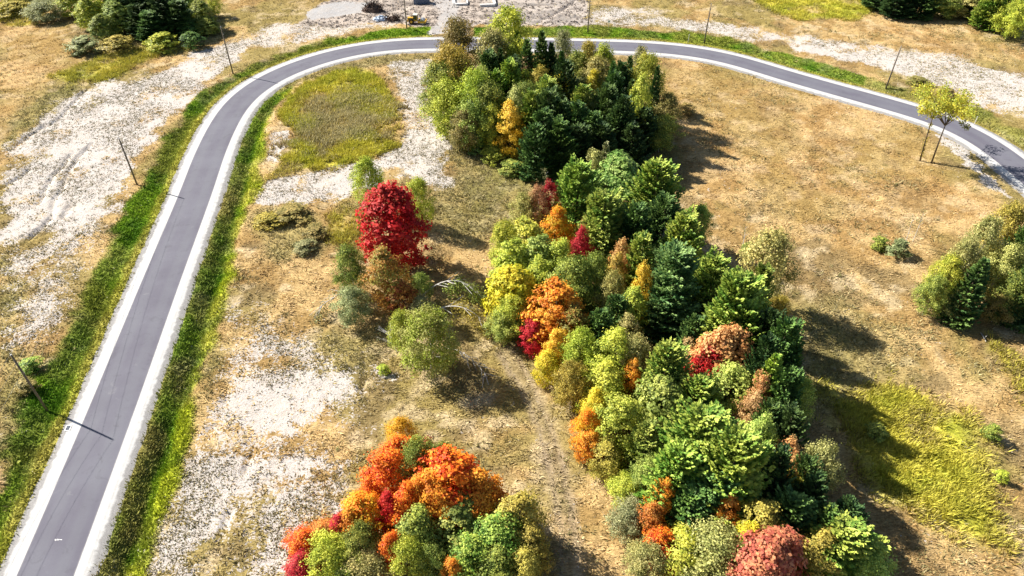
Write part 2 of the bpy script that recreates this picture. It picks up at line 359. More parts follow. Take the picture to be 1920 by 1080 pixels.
# verges beside the road
vw = np.interp(SS, [0, 60, 120, 170, 210, 260, 330, 420], [10.5, 11.5, 12.5, 12, 11, 14, 14, 13]) + w1 * 6 + w2 * 4
inv = (SS > S_DRIVE[0]) & (SS < S_DRIVE[1])
Zg_out = smooth(5.2, 6.0, OFF) * smooth(vw + .8, vw - .8, OFF) * (1 - inv * 1.0) * np.where(SS > S_BROWN, .55, 1.0)
iw = np.interp(SS, [0, 60, 110, 150, 180, S_DITCH_END, S_DITCH_END + 15], [10, 11, 12.6, 12, 11, 9, 6]) + w1 * 4 + w2 * 2.5
Zg_in = smooth(5.4, 6.2, -OFF) * smooth(iw + .6, iw - .6, -OFF) * (SS < S_DITCH_END + 15)
Zg_out = Zg_out * (.78 + .22 * smooth(.36, .50, fbm(X, Y, 10, 4, 3))); Zg_in = Zg_in * (.75 + .25 * smooth(.36, .50, fbm(X, Y, 8, 4, 4)))
Zgreen = np.maximum(Zg_out, Zg_in)
Zsand *= 1 - Zgreen; Zsand *= 1 - .5 * smooth(.54, .66, fbm(X, Y, 5.5, 4, 6)); Zdirt = np.maximum(Zdirt * (1 - Zg_out), inv * smooth(40, 5, OFF) * (OFF > 0) * 0.0)
onroad = (np.abs(OFF) < 5.6)

# ------------------------------------------------------------------ relief
Hgt = (fbm(X, Y, 26, 3, 3) - .5) * .9 + (fbm(X, Y, 6, 3, 4) - .5) * .34
rough = .46 * (1 - .75 * np.maximum(Zsand, np.maximum(Zdirt * .45, Zpad))) + .12 * Zgold + .06 * Zol
Hgt += (fbm(X, Y, 1.9, 3, 5) - .5) * rough + (np.abs(fbm(X, Y, 1.1, 2, 6) - .5) * 2) ** 1.5 * rough * .5
for g in GULLY:
    d = line_d(g, X + (w2 * 1.6), Y + (fbm(X, Y, 2.0, 2, 7) - .5) * 1.6); Hgt -= .62 * np.exp(-(d / .40) ** 2)
Hgt -= .10 * np.exp(-((dtr - .9) / .35) ** 2)
near = smooth(26, 9, np.abs(OFF)); Hgt *= 1 - .75 * near
def ditch(a, c, b, dep, o):   # falls from a to c, rises to b
    return -dep * smooth(a, c, o) * smooth(b, c + .2, o)
do = ditch(6.2, 8.6, 11.8, .75, OFF + w2 * .8) * (1 - inv)
dc = np.interp(SS, [0, 60, 110, 150, 200], [8.0, 8.5, 9.3, 9.0, 8.0])
di = -1.15 * smooth(5.8, 0, np.abs(-OFF - dc + w2 * .8) * 2.0) * smooth(S_DITCH_END + 20, S_DITCH_END - 25, SS)
Hgt += do + di
Hgt = np.where(np.abs(OFF) < 7.4, Hgt * smooth(5.8, 7.4, np.abs(OFF)) - .15 * smooth(7.2, 5.9, np.abs(OFF)), Hgt)
HG = Hgt.reshape(GX.shape)

# ------------------------------------------------------------------ colours of the plant cover (albedo)
C = lambda *c: np.array(c, np.float32)
n_a = fbm(X, Y, 15, 4, 2)[:, None]; n_b = fbm(X, Y, 4.5, 4, 5)[:, None]; n_c = fbm(X, Y, 30, 3, 6)[:, None]
def lerp(a, b, t): return a * (1 - t) + b * t
g = lerp(C(.34, .228, .095), C(.50, .36, .175), smooth(.38, .62, n_b))
g = lerp(g, C(.25, .215, .075), smooth(.46, .60, n_a) * .7)
g = lerp(g, C(.20, .15, .075), smooth(.58, .70, fbm(X, Y, 7, 4, 0))[:, None] * .7)
g = lerp(g, C(.56, .46, .30), smooth(.60, .72, fbm(X, Y, 3.6, 4, 3))[:, None] * .6)
g = lerp(g, C(.36, .24, .11), smooth(.55, .7, n_c) * .4)
g = lerp(g, lerp(C(.40, .245, .10), C(.52, .36, .18), smooth(.38, .62, n_b)), Zor[:, None] * .55)
g = lerp(g, lerp(C(.20, .20, .07), C(.34, .30, .12), smooth(.35, .65, n_b)), Zol[:, None] * .75)
g = lerp(g, lerp(C(.39, .41, .05), C(.56, .51, .08), smooth(.35, .65, n_b)), Zgold[:, None])
g = lerp(g, lerp(C(.36, .33, .13), C(.50, .45, .22), smooth(.35, .65, n_b)), Zgrey[:, None] * .7)
g = lerp(g, C(.34, .275, .20), Ztrack[:, None] * .8)
gg = lerp(C(.10, .21, .014), C(.20, .32, .022), smooth(.35, .65, n_b))
gg = lerp(gg, C(.24, .22, .05), smooth(.5, .66, n_a) * .6)
gg = lerp(gg, C(.42, .39, .07), ((OFF > 0) * smooth(8.4, 6.6, OFF + w2 * 1.5))[:, None] * .75)           # yellower strip along the gravel
gg = lerp(gg, C(.36, .40, .03), ((OFF < 0) * smooth(dc + .1, dc + 1.4, -OFF + w2 * 2))[:, None] * (.45 + .5 * smooth(.35, .6, n_b)))           # sunlit look of the far ditch bank, put into the grass colour
gg = lerp(gg, C(.27, .23, .08), ((OFF < 0) * smooth(dc + .2, dc - .8, -OFF + w2))[:, None] * (.2 + .55 * smooth(.40, .60, n_a)))
g = lerp(g, gg, Zgreen[:, None])
scol = np.tile(C(.66, .64, .625), (len(X), 1))
stk = fbm(X * .25, Y * 1.4 + .12 * X, 2.2, 4, 5)[:, None]
scol = lerp(scol, lerp(C(.30, .27, .25), C(.56, .51, .47), smooth(.34, .56, .6 * stk + .4 * fbm(X, Y, 2.5, 4, 1)[:, None])), Zdirt[:, None]); scol = lerp(scol, C(.50, .51, .53), Zpad[:, None])
Zsm = np.maximum(np.maximum(Zsand, Zdirt * .72), Zpad * .95)
Zsm = np.where(onroad, .8, Zsm)

ny, nx = GX.shape
ii = np.arange(ny * nx).reshape(ny, nx)
F = np.stack([ii[:-1, :-1], ii[:-1, 1:], ii[1:, 1:], ii[1:, :-1]], -1).reshape(-1, 4)
me = mesh_np('ground', np.stack([X, Y, Hgt], 1), F, 4)
me.polygons.foreach_set('use_smooth', np.ones(len(F), bool))
attr_f(me, 'sand', Zsm); attr_c(me, 'gcol', g); attr_c(me, 'scol', scol); me.materials.append(M_GROUND)
tag(link('ground', me), 'rolling field of dry grass, bare sand and weeds', None, kind='structure')

def gidx(x, y):
    return np.clip(np.searchsorted(ys, y) - 1, 0, ny - 2), np.clip(np.searchsorted(xs, x) - 1, 0, nx - 2)
def samp(A, x, y):
    """bilinear sample of a per-vertex array"""
    A = A.reshape(ny, nx, -1) if A.ndim == 2 else A.reshape(ny, nx, 1)
    j, i = gidx(x, y)
    fx = np.clip((x - xs[i]) / (xs[i + 1] - xs[i]), 0, 1)[:, None]; fy = np.clip((y - ys[j]) / (ys[j + 1] - ys[j]), 0, 1)[:, None]
    r = (A[j, i] * (1 - fx) + A[j, i + 1] * fx) * (1 - fy) + (A[j + 1, i] * (1 - fx) + A[j + 1, i + 1] * fx) * fy
    return r if r.shape[1] > 1 else r[:, 0]
def gz(x, y): return float(samp(Hgt, np.array([x]), np.array([y]))[0])

# ------------------------------------------------------------------ road and its gravel shoulders
def strip(name, offs, zs, mat, label, jit=0, attrsign=1):
    n = len(CL); k = len(offs); V = np.zeros((n, k, 3)); A = np.zeros((n, k))
    for j, (o, z) in enumerate(zip(offs, zs)):
        oo = np.full(n, o, float)
        if jit and j == k - 1: oo = oo + np.sign(o) * (fbm(SL, SL * 0 + o, 2.2, 4, 3) - .5) * jit
        V[:, j, :2] = CL + NR * oo[:, None]; V[:, j, 2] = z; A[:, j] = oo * attrsign
    q = np.arange(n * k).reshape(n, k)
    F = np.stack([q[:-1, :-1], q[:-1, 1:], q[1:, 1:], q[1:, :-1]], -1).reshape(-1, 4)
    if offs[-1] > offs[0]: F = F[:, ::-1]
    me = mesh_np(name, V.reshape(-1, 3), F, 4); attr_f(me, 'off', A.ravel()); me.materials.append(mat)
    o = link(name, me); tag(o, label, None, kind='structure'); return o
strip('road', [-3.35, -1.6, 0, 1.6, 3.35], [.045, .075, .09, .075, .045], M_ASPH, 'curving grey asphalt road')
strip('gravel_shoulder', [3.3, 4.2, 5.3, 6.1], [.040, .03, .0, -.17], M_SHOULD, 'white gravel shoulder on the outer side of the road', 1.0)
strip('gravel_shoulder', [-3.3, -4.2, -5.3, -6.2], [.040, .03, .0, -.17], M_SHOULD, 'white gravel shoulder on the inner side of the road', 1.1, -1)

# ------------------------------------------------------------------ grass and weeds (stuff)
def in_view(x, y, m=60):
    cp, sp = math.cos(PITCH), math.sin(PITCH)
    w = y * cp + CAM_H * sp; u = 960 + FPX * x / w; v = 540 - FPX * (y * sp - CAM_H * cp) / w
    return (u > -m) & (u < 1920 + m) & (v > -m) & (v < 1080 + m)
def sample(n, weight):
    """n random ground points in the seen part of the place, kept with probability weight"""
    px = []; got = 0
    while got < n:
        x = RNG.uniform(-185, 185, 200000); y = RNG.uniform(38, 262, 200000)
        m = in_view(x, y); x = x[m]; y = y[m]
        dist = np.sqrt(x * x + y * y + CAM_H ** 2)
        w = samp(weight, x, y) * np.clip((120 / dist) ** 1.2, .25, 1.4) / 1.4
        k = RNG.random(len(x)) < w
        px.append(np.stack([x[k], y[k]], 1)); got += k.sum()
        if len(px) > 60: break
    return np.concatenate(px)[:n]
def tufts(name, label, cat, pts, nb, size, height, colour, colvar=.25, lean=.5, wind=(.35, -.1), wid=.16, tops=None):
    n = len(pts); x, y = pts[:, 0], pts[:, 1]; z = samp(Hgt, x, y)
    sc = RNG.uniform(.6, 1.45, n) ** 1.2
    base = np.stack([x, y, z], 1)[:, None, :].repeat(nb, 1)
    a = RNG.uniform(0, 2 * np.pi, (n, nb)); r = np.sqrt(RNG.random((n, nb))) * size * .5 * sc[:, None]
    base[..., 0] += np.cos(a) * r; base[..., 1] += np.sin(a) * r; base[..., 2] -= .04
    h = height * sc[:, None] * RNG.uniform(.55, 1.2, (n, nb))
    tip = base.copy(); la = a + RNG.normal(0, .6, (n, nb))
    tip[..., 0] += (np.cos(la) * lean + wind[0]) * h; tip[..., 1] += (np.sin(la) * lean + wind[1]) * h; tip[..., 2] += h
    wa = RNG.uniform(0, np.pi, (n, nb)); w = wid * sc[:, None] * RNG.uniform(.6, 1.3, (n, nb))
    s = np.stack([np.cos(wa) * w, np.sin(wa) * w, w * 0], -1) * .5
    s = s * 1.25; V = np.stack([base - s, base + s, tip], 2).reshape(-1, 3)
    F = np.arange(len(V)).reshape(-1, 3)
    c = colour(x, y)[:, None, :] * (1 + RNG.uniform(-colvar, colvar, (n, 1, 1))) * (1 + RNG.uniform(-.25, .25, (n, nb, 1)))
    c = c[:, :, None, :].repeat(3, 2).copy()
    if tops is not None:
        k = (RNG.random((n, nb)) < tops[1])[..., None]
        for q in (0, 2): c[:, :, q] = np.where(k, np.array(tops[0], np.float32) * RNG.uniform(.8, 1.2, (n, nb, 1)), c[:, :, q])
    me = mesh_np(name, V, F, 3); attr_c(me, 'bcol', np.clip(c, 0, .95).reshape(-1, 3)); me.materials.append(M_TUFT)
    o = link(name, me); tag(o, label, cat, kind='stuff'); return o
bare = np.clip(1.25 * np.maximum(np.maximum(Zsand, Zdirt), Zpad), 0, 1)
free = np.where(np.abs(OFF) < 6.0, 0, 1.0) * (1 - np.clip(Zpad * 1.2, 0, 1))
gcolf = lambda k=1.0: (lambda x, y: samp(g, x, y) * k)
tufts('dry_grass', 'matted tan dry grass covering the open field', 'grass', sample(72000, free * (1 - bare) * (1 - Zgreen) * (1 - Zgold) * (1 - .6 * Ztrack) * np.clip(.35 + 1.3 * (fbm(X, Y, 5, 3, 7) - .3), .1, 1)), 5, .7, .22, gcolf(1.25), .3, 1.4, (.8, -.25), .14)
tufts('verge_grass', 'lush green grass on the verges and ditch banks of the road', 'grass', sample(30000, free * Zgreen), 5, .6, .30, gcolf(1.15), .3, .8, (.15, 0), .15)
tufts('goldenrod', 'yellow goldenrod and tall weeds in dense patches', 'weeds', sample(24000, free * (1 - bare) * np.maximum(Zgold * (1 - Zgrey), 0) * np.clip(fbm(X, Y, 3, 3, 1) * 3 - .9, .05, 1)), 9, .75, .62, gcolf(1.08), .4, .6, (.12, -.05), .12, ((.62, .57, .08), .5))
tufts('grey_weeds', 'grey seed-headed weeds in the middle of the yellow meadow', 'weeds', sample(8000, free * Zgrey), 8, .6, .7, gcolf(1.0), .3, .5, (.1, 0), .18, ((.58, .52, .30), .5))
def clodcol(x, y):
    t = RNG.random((len(x), 1)); return lerp(C(.28, .24, .21), C(.52, .46, .41), t)
tufts('dirt_clods', 'clods and torn roots scattered over the construction yard', 'clods', sample(2600, Zdirt * (1 - Zpad) * (np.abs(OFF) > 6.5)), 5, .5, .28, clodcol, .3, .5, (0, 0), .4)
def weedcol(x, y):
    t = RNG.random((len(x), 1)); return lerp(C(.17, .16, .06), C(.36, .30, .16), t) * (1 - .0 * t)
tufts('sand_weeds', 'small dark weeds dotted over the bare sand', 'weeds', sample(34000, free * np.clip(Zsand * 1.6, 0, 1) * (1 - .8 * Zdirt) * np.clip((fbm(X, Y, 7, 4, 4) - .36) * 3.2, .05, 1)), 4, .34, .15, weedcol, .4, 1.1, (.1, 0), .14)
tufts('brown_weeds', 'scrubby olive and brown weeds scattered through the grass', 'weeds', sample(15000, free * (1 - bare) * (1 - Zgreen) * np.clip(.08 + .9 * Zol + (fbm(X, Y, 8, 3, 3) - .5) * 1.6, .02, 1)), 9, .85, .36, lambda x, y: weedcol(x, y) * 1.25, .4, .9, (.1, 0), .12)

# ------------------------------------------------------------------ tree archetypes (leaf-sized faces spread through each crown)
def leaf_quads(P, N, L, W, rng):
    """a quad at each P, facing roughly N, L long and W wide, random spin"""
    n = len(P)
    N = N / (np.linalg.norm(N, axis=1)[:, None] + 1e-9)
    r = rng.normal(size=(n, 3)); T = np.cross(N, r); T /= np.linalg.norm(T, axis=1)[:, None] + 1e-9; B = np.cross(N, T)
    L = np.broadcast_to(L, (n,))[:, None] * .5; W = np.broadcast_to(W, (n,))[:, None] * .5
    V = np.stack([P - T * L, P + B * W + N * W * .2, P + T * L, P - B * W + N * W * .2], 1)
    return V
def crown_mesh(name, quads, leafr, clumpr, mat):
    V = quads.reshape(-1, 3); me = mesh_np(name, V, np.arange(len(V)).reshape(-1, 4), 4)
    attr_f(me, 'leaf', leafr.repeat(4)); attr_f(me, 'clump', clumpr.repeat(4)); me.materials.append(mat); return me
def unit(rng, n):
    v = rng.normal(size=(n, 3)); return v / np.linalg.norm(v, axis=1)[:, None]
NOM_H, NOM_W = 12.0, 7.0

def broadleaf(seed, n_blob=58, leaves=125, size=.34, z0=.16, airy=0.0, shape=1.0, blob=1.0):
    """round lobed crown: leafy sprays carried on blobs all over an uneven egg-shaped envelope"""
    rng = np.random.default_rng(seed); Q = []; LR = []; CR = []
    lob = rng.uniform(0, 6.28, 3)
    for b in range(n_blob):
        t = rng.random() ** .8; zz = z0 + (1 - z0) * t
        prof = (math.sin(math.pi * min(1, (t * .86 + .14) ** .85)) ** .62) * shape + .05
        az = rng.uniform(0, 6.283)
        wob = 1 + .13 * math.sin(2 * az + lob[0]) + .13 * math.sin(3 * az + lob[1] + zz * 5)
        rr = NOM_W * .5 * prof * wob * (rng.uniform(.55, .95) if rng.random() < .8 else rng.uniform(.1, .5))
        c = np.array([math.cos(az) * rr, math.sin(az) * rr, zz * NOM_H * (.93 + .05 * math.sin(az * 2 + lob[2]))])
        R = rng.uniform(.5, 1.0) * (1.0 - .25 * t) * blob
        n = int(leaves * (R / .95 / blob) ** 2 * rng.uniform(.75, 1.25))
        d = unit(rng, n); d[:, 2] = d[:, 2] * .85 + .22
        rad = R * rng.uniform(.45, 1.12, n) ** (.6 + airy) * np.where(rng.random(n) < .22, rng.uniform(1.1, 1.8, n), 1.0)
        P = c + d * rad[:, None] * np.array([1.05, 1.05, .82])
        out = c.copy(); out[2] = (c[2] - NOM_H * .5) * .6; out /= np.linalg.norm(out) + 1e-6
        N = d * .6 + out * .95 + rng.normal(size=(n, 3)) * .42 + np.array([0, 0, .35])
        s = size * rng.uniform(.4, 1.6, n)
        Q.append(leaf_quads(P, N, s * 1.15, s * .85, rng)); LR.append(rng.random(n)); CR.append(np.full(n, rng.random()))
    return np.concatenate(Q), np.concatenate(LR), np.concatenate(CR)

def birch(seed, n_br=150, leaves=95, size=.20, tall=1.0):
    """airy crown: ascending branches that end in drooping leafy twigs"""
    rng = np.random.default_rng(seed); Q = []; LR = []; CR = []
    for b in range(n_br):
        t = rng.random() ** .9; z = (.18 + .80 * t) * NOM_H
        prof = (math.sin(math.pi * (t * .80 + .16)) ** .75)
        az = rng.uniform(0, 6.283); rr = NOM_W * .5 * prof * rng.uniform(.35, 1.08)
        c = np.array([math.cos(az) * rr, math.sin(az) * rr, z])
        n = int(leaves * rng.uniform(.6, 1.4))
        u = rng.random(n)
        ln = rng.uniform(1.0, 2.0) * tall
        dirn = np.array([math.cos(az) * .55, math.sin(az) * .55, -.55 + .5 * t])
        P = c + dirn * (u[:, None] - .4) * ln + rng.normal(size=(n, 3)) * np.array([.34, .34, .40])
        N = rng.normal(size=(n, 3)) * .6 + np.array([math.cos(az) * .9, math.sin(az) * .9, .7])
        s = size * rng.uniform(.6, 1.4, n)
        Q.append(leaf_quads(P, N, s * 1.1, s * .9, rng)); LR.append(rng.random(n)); CR.append(np.full(n, rng.random()))
    return np.concatenate(Q), np.concatenate(LR), np.concatenate(CR)

def conifer(seed, n_b=150, power=.75, sprays=13, wid=1.0, size=.52, tiers=False, droop=.25):
    """boughs leave the stem and carry flat fans of needled sprays, their tips turned up"""
    rng = np.random.default_rng(seed); Q = []; LR = []; CR = []; az0 = rng.uniform(0, 6.283, n_b)
    for b in range(n_b):
        t = (b + rng.random()) / n_b; t = t ** .85
        if tiers: t = (math.floor(t * 15) + rng.uniform(0, .45)) / 15
        z = (.04 + .93 * t) * NOM_H
        Lb = NOM_W * .5 * wid * ((1 - t) ** power) * (rng.uniform(.72, 1.12) if tiers else rng.uniform(.55, 1.15) * (1 + .16 * math.sin(2.0 * az0[b] + 3 * t) + .14 * math.sin(3.0 * az0[b] + seed))) + .18
        if t < .12: Lb *= .6 + 3.3 * t
        az = az0[b] if not tiers else b * 2.399 + rng.normal(0, .15)
        o = np.array([math.cos(az), math.sin(az), 0]); sd = np.array([-o[1], o[0], 0]); cr = rng.random()
        up = .15 + .75 * t - droop * (1 - t)
        n = max(5, int(sprays * (.5 + Lb / 2.2)))
        u = .30 + .70 * rng.random(n) ** .7
        side = rng.choice([-1., 1.], n); sl = (.62 - .45 * u) * Lb * rng.uniform(.3, 1.0, n)
        P = o * (u * Lb)[:, None] + sd * (side * sl)[:, None]
        P[:, 2] += z + up * u * Lb - .18 * Lb * np.sin(u * 3.14) - .25 * sl + .10 * Lb * u ** 3 + rng.normal(0, .05, n)
        D = o * .75 + sd * (side * (.35 + .5 * rng.random(n)))[:, None] + np.array([0, 0, .18 + .4 * t]) + rng.normal(size=(n, 3)) * .18
        D /= np.linalg.norm(D, axis=1)[:, None]
        s = size * rng.uniform(.65, 1.3, n) * (.75 + .25 * (1 - t))
        for roll in (0.15, -.55):
            Bv = np.cross(D, np.array([0, 0, 1.])); Bv /= np.linalg.norm(Bv, axis=1)[:, None] + 1e-9; Nv = np.cross(Bv, D)
            W = Bv * math.cos(roll) + Nv * math.sin(roll); W = W * (s * .36)[:, None]
            Q.append(np.stack([P - D * (s * .45)[:, None], P + W, P + D * (s * .75)[:, None], P - W], 1)); LR.append(np.clip(.45 * rng.random(n) + .62 * (u - .25), 0, 1)); CR.append(np.full(n, cr))  # lit tips and dark inner boughs painted in: leaf value rises outward
    return np.concatenate(Q), np.concatenate(LR), np.concatenate(CR)

def trunk_mesh(name, seed, mat, r=.17, limbs=7, top=.82, lean=.25):
    rng = random.Random(seed); mb = MB(); pts = []; rad = []
    for i in range(7):
        t = i / 6; pts.append((lean * math.sin(t * 2.2 + seed), lean * math.sin(t * 1.7 + seed * 2), -.25 + t * top * NOM_H)); rad.append(r * (1 - .82 * t) + .02)
    mb.tube(pts, rad, 6)
    for k in range(limbs):
        t = rng.uniform(.25, .8); p = Vector(pts[int(t * 6)]); az = rng.uniform(0, 6.28); L = rng.uniform(1.4, 2.6) * (1.1 - .5 * t)
        d = Vector((math.cos(az), math.sin(az), rng.uniform(.4, .9)))
        mb.tube([p, p + d * L * .5, p + d * L + Vector((0, 0, .3))], [r * .45, r * .3, .02], 4)
    me = mb.mesh(name, True); me.materials.append(mat); return me

CROWN = {
 'M': [crown_mesh('broadleaf_crown', *broadleaf(s, 130, 165, .205, .10), M_LEAF) for s in (1, 2, 3, 4, 5)],
 'L': [crown_mesh('broadleaf_crown', *broadleaf(s, 270, 105, .235, .08, 0, 1.0, .72), M_LEAF) for s in (6, 7, 8)],
 'K': [crown_mesh('conifer_crown', *conifer(s, 360, .45, 26, 1.08, .38), M_NEEDLE) for s in (26, 27)],
 'B': [crown_mesh('birch_crown', *birch(s), M_LEAF) for s in (11, 12, 13, 14)],
 'C': [crown_mesh('conifer_crown', *conifer(s, 260, .47, 20, 1.08, .46), M_NEEDLE) for s in (21, 22, 23, 24)],
 'S': [crown_mesh('spruce_crown', *conifer(s, 230, .90, 15, 1.0, .48, True, .35), M_NEEDLE) for s in (31, 32, 33)],
 'U': [crown_mesh('shrub_foliage', *broadleaf(s, 80, 80, .40, .03), M_LEAF) for s in (41, 42, 43)]}
TRUNK = {'M': [trunk_mesh('trunk', s, M_BARK, .2, 8) for s in (1, 2)], 'B': [trunk_mesh('trunk', s, M_BIRCH, .12, 6, .9, .3) for s in (3, 4)],
         'C': [trunk_mesh('trunk', 5, M_BARK, .18, 3, .92, .05)], 'S': [trunk_mesh('trunk', 6, M_BARK, .16, 2, .95, .03)], 'U': [trunk_mesh('stem', 7, M_BARK, .3, 6, .6, .3)]}

# leaf colours, two per tree; conifer greens pair a base tone with sunlit tips
PAL = {
 'dark green': ((.055, .13, .034), (.16, .26, .060)), 'deep green': ((.038, .092, .030), (.10, .17, .045)), 'bluish green': ((.10, .22, .060), (.24, .36, .10)),
 'mid green': ((.17, .33, .045), (.42, .51, .09)), 'bright green': ((.19, .36, .07), (.36, .48, .13)), 'olive green': ((.19, .27, .05), (.36, .40, .08)),
 'yellow-green': ((.36, .45, .05), (.54, .56, .08)), 'pale olive': ((.34, .35, .10), (.52, .48, .17)), 'light green': ((.27, .39, .075), (.44, .53, .12)),
 'yellow': ((.66, .60, .035), (.74, .58, .05)), 'golden': ((.78, .50, .03), (.82, .58, .07)), 'orange': ((.80, .23, .02), (.74, .36, .04)),
 'gold and orange': ((.80, .52, .03), (.82, .26, .02)), 'rust orange': ((.66, .20, .03), (.62, .30, .06)), 'red-orange': ((.82, .09, .015), (.84, .28, .025)),
 'scarlet': ((.72, .018, .022), (.50, .04, .03)), 'crimson': ((.60, .02, .045), (.44, .03, .03)), 'dark red': ((.26, .025, .02), (.34, .06, .03)), 'rose red': ((.60, .13, .09), (.62, .24, .12)),
 'salmon': ((.72, .32, .10), (.62, .38, .14)), 'tan brown': ((.50, .30, .12), (.52, .37, .16)), 'olive brown': ((.26, .23, .06), (.38, .30, .10)),
 'golden olive': ((.38, .33, .06), (.50, .40, .08)), 'orange and green': ((.48, .24, .05), (.24, .24, .05)), 'gold and green': ((.66, .58, .06), (.36, .42, .06)), 'green and orange': ((.16, .25, .05), (.48, .28, .06)),
 'grey-green': ((.24, .27, .11), (.38, .38, .18)), 'maroon': ((.16, .04, .05), (.22, .09, .07)), 'pinkish tan': ((.46, .22, .12), (.42, .30, .13))}
NAMES = {'M': ('broadleaf_tree', 'broadleaf tree', 'tree'), 'B': ('birch_tree', 'airy birch', 'tree'), 'C': ('conifer_tree', 'bushy conifer', 'tree'), 'S': ('spruce_tree', 'pointed spruce', 'tree'), 'U': ('shrub', 'shrub', 'shrub')}
TREES = []          # (object, description, area, photo x) -> labels are written when all stand
def tree(kind, ax, ay, w, h, col, area, second=None, ox=0.0, oy=0.0):
    """ax, ay: where the photograph shows the top; w: crown width in photo pixels; h: height in metres"""
    if kind == 'U': h *= 1.5
    if kind != 'U' and 'top' not in area: h *= float(np.interp(ay, [100, 300, 550, 800, 1000], [1.3, 1.25, 1.2, 1.12, 1.0]))
    if 'central' in area and ax > 1380: h *= 1.2
    T = at(ax, ay, h * (.97 if kind in 'SC' else .93))
    x, y = T.x + ox, T.y + oy
    wm = w / ppm((x, y, h * .5)) * (1.22 if 'far wood' in area else (1.05 if kind == 'U' or 'top' in area or 'fallen' in area or 'right edge' in area else 1.18 if 'bottom' in area and 'green' in col else 1.28))
    name, word, cat = NAMES[kind]
    root = empty(name, (x, y, gz(x, y)), random.uniform(0, 6.28))
    sx = wm / NOM_W * random.uniform(.95, 1.05); sy = wm / NOM_W * random.uniform(.95, 1.05); sz = h / NOM_H
    tr = link('stem' if kind == 'U' else 'trunk', random.choice(TRUNK[kind]), root)
    cr = link('foliage' if kind == 'U' else 'crown', random.choice(CROWN[{'M': 'L', 'C': 'K'}.get(kind, kind) if wm > 7.6 else kind]), root)
    ts = max(.55, (sx + sz) / 2)
    tr.scale = (ts, ts, sz); cr.scale = (sx, sy, sz)
    a, b = PAL[col]
    if second: b = PAL[second][0]
    j = [random.uniform(.94, 1.06) for _ in range(3)]; v = random.uniform(.92, 1.12)
    cr['tint_a'] = [c * k * v for c, k in zip(a, j)]; cr['tint_b'] = [c * k * v for c, k in zip(b, j)]
    size = 'tall ' if h >= 13 else ('small ' if h < 7 and kind != 'U' else '')
    TREES.append((root, size + col + ' ' + word, area, ax, cat))
    return root

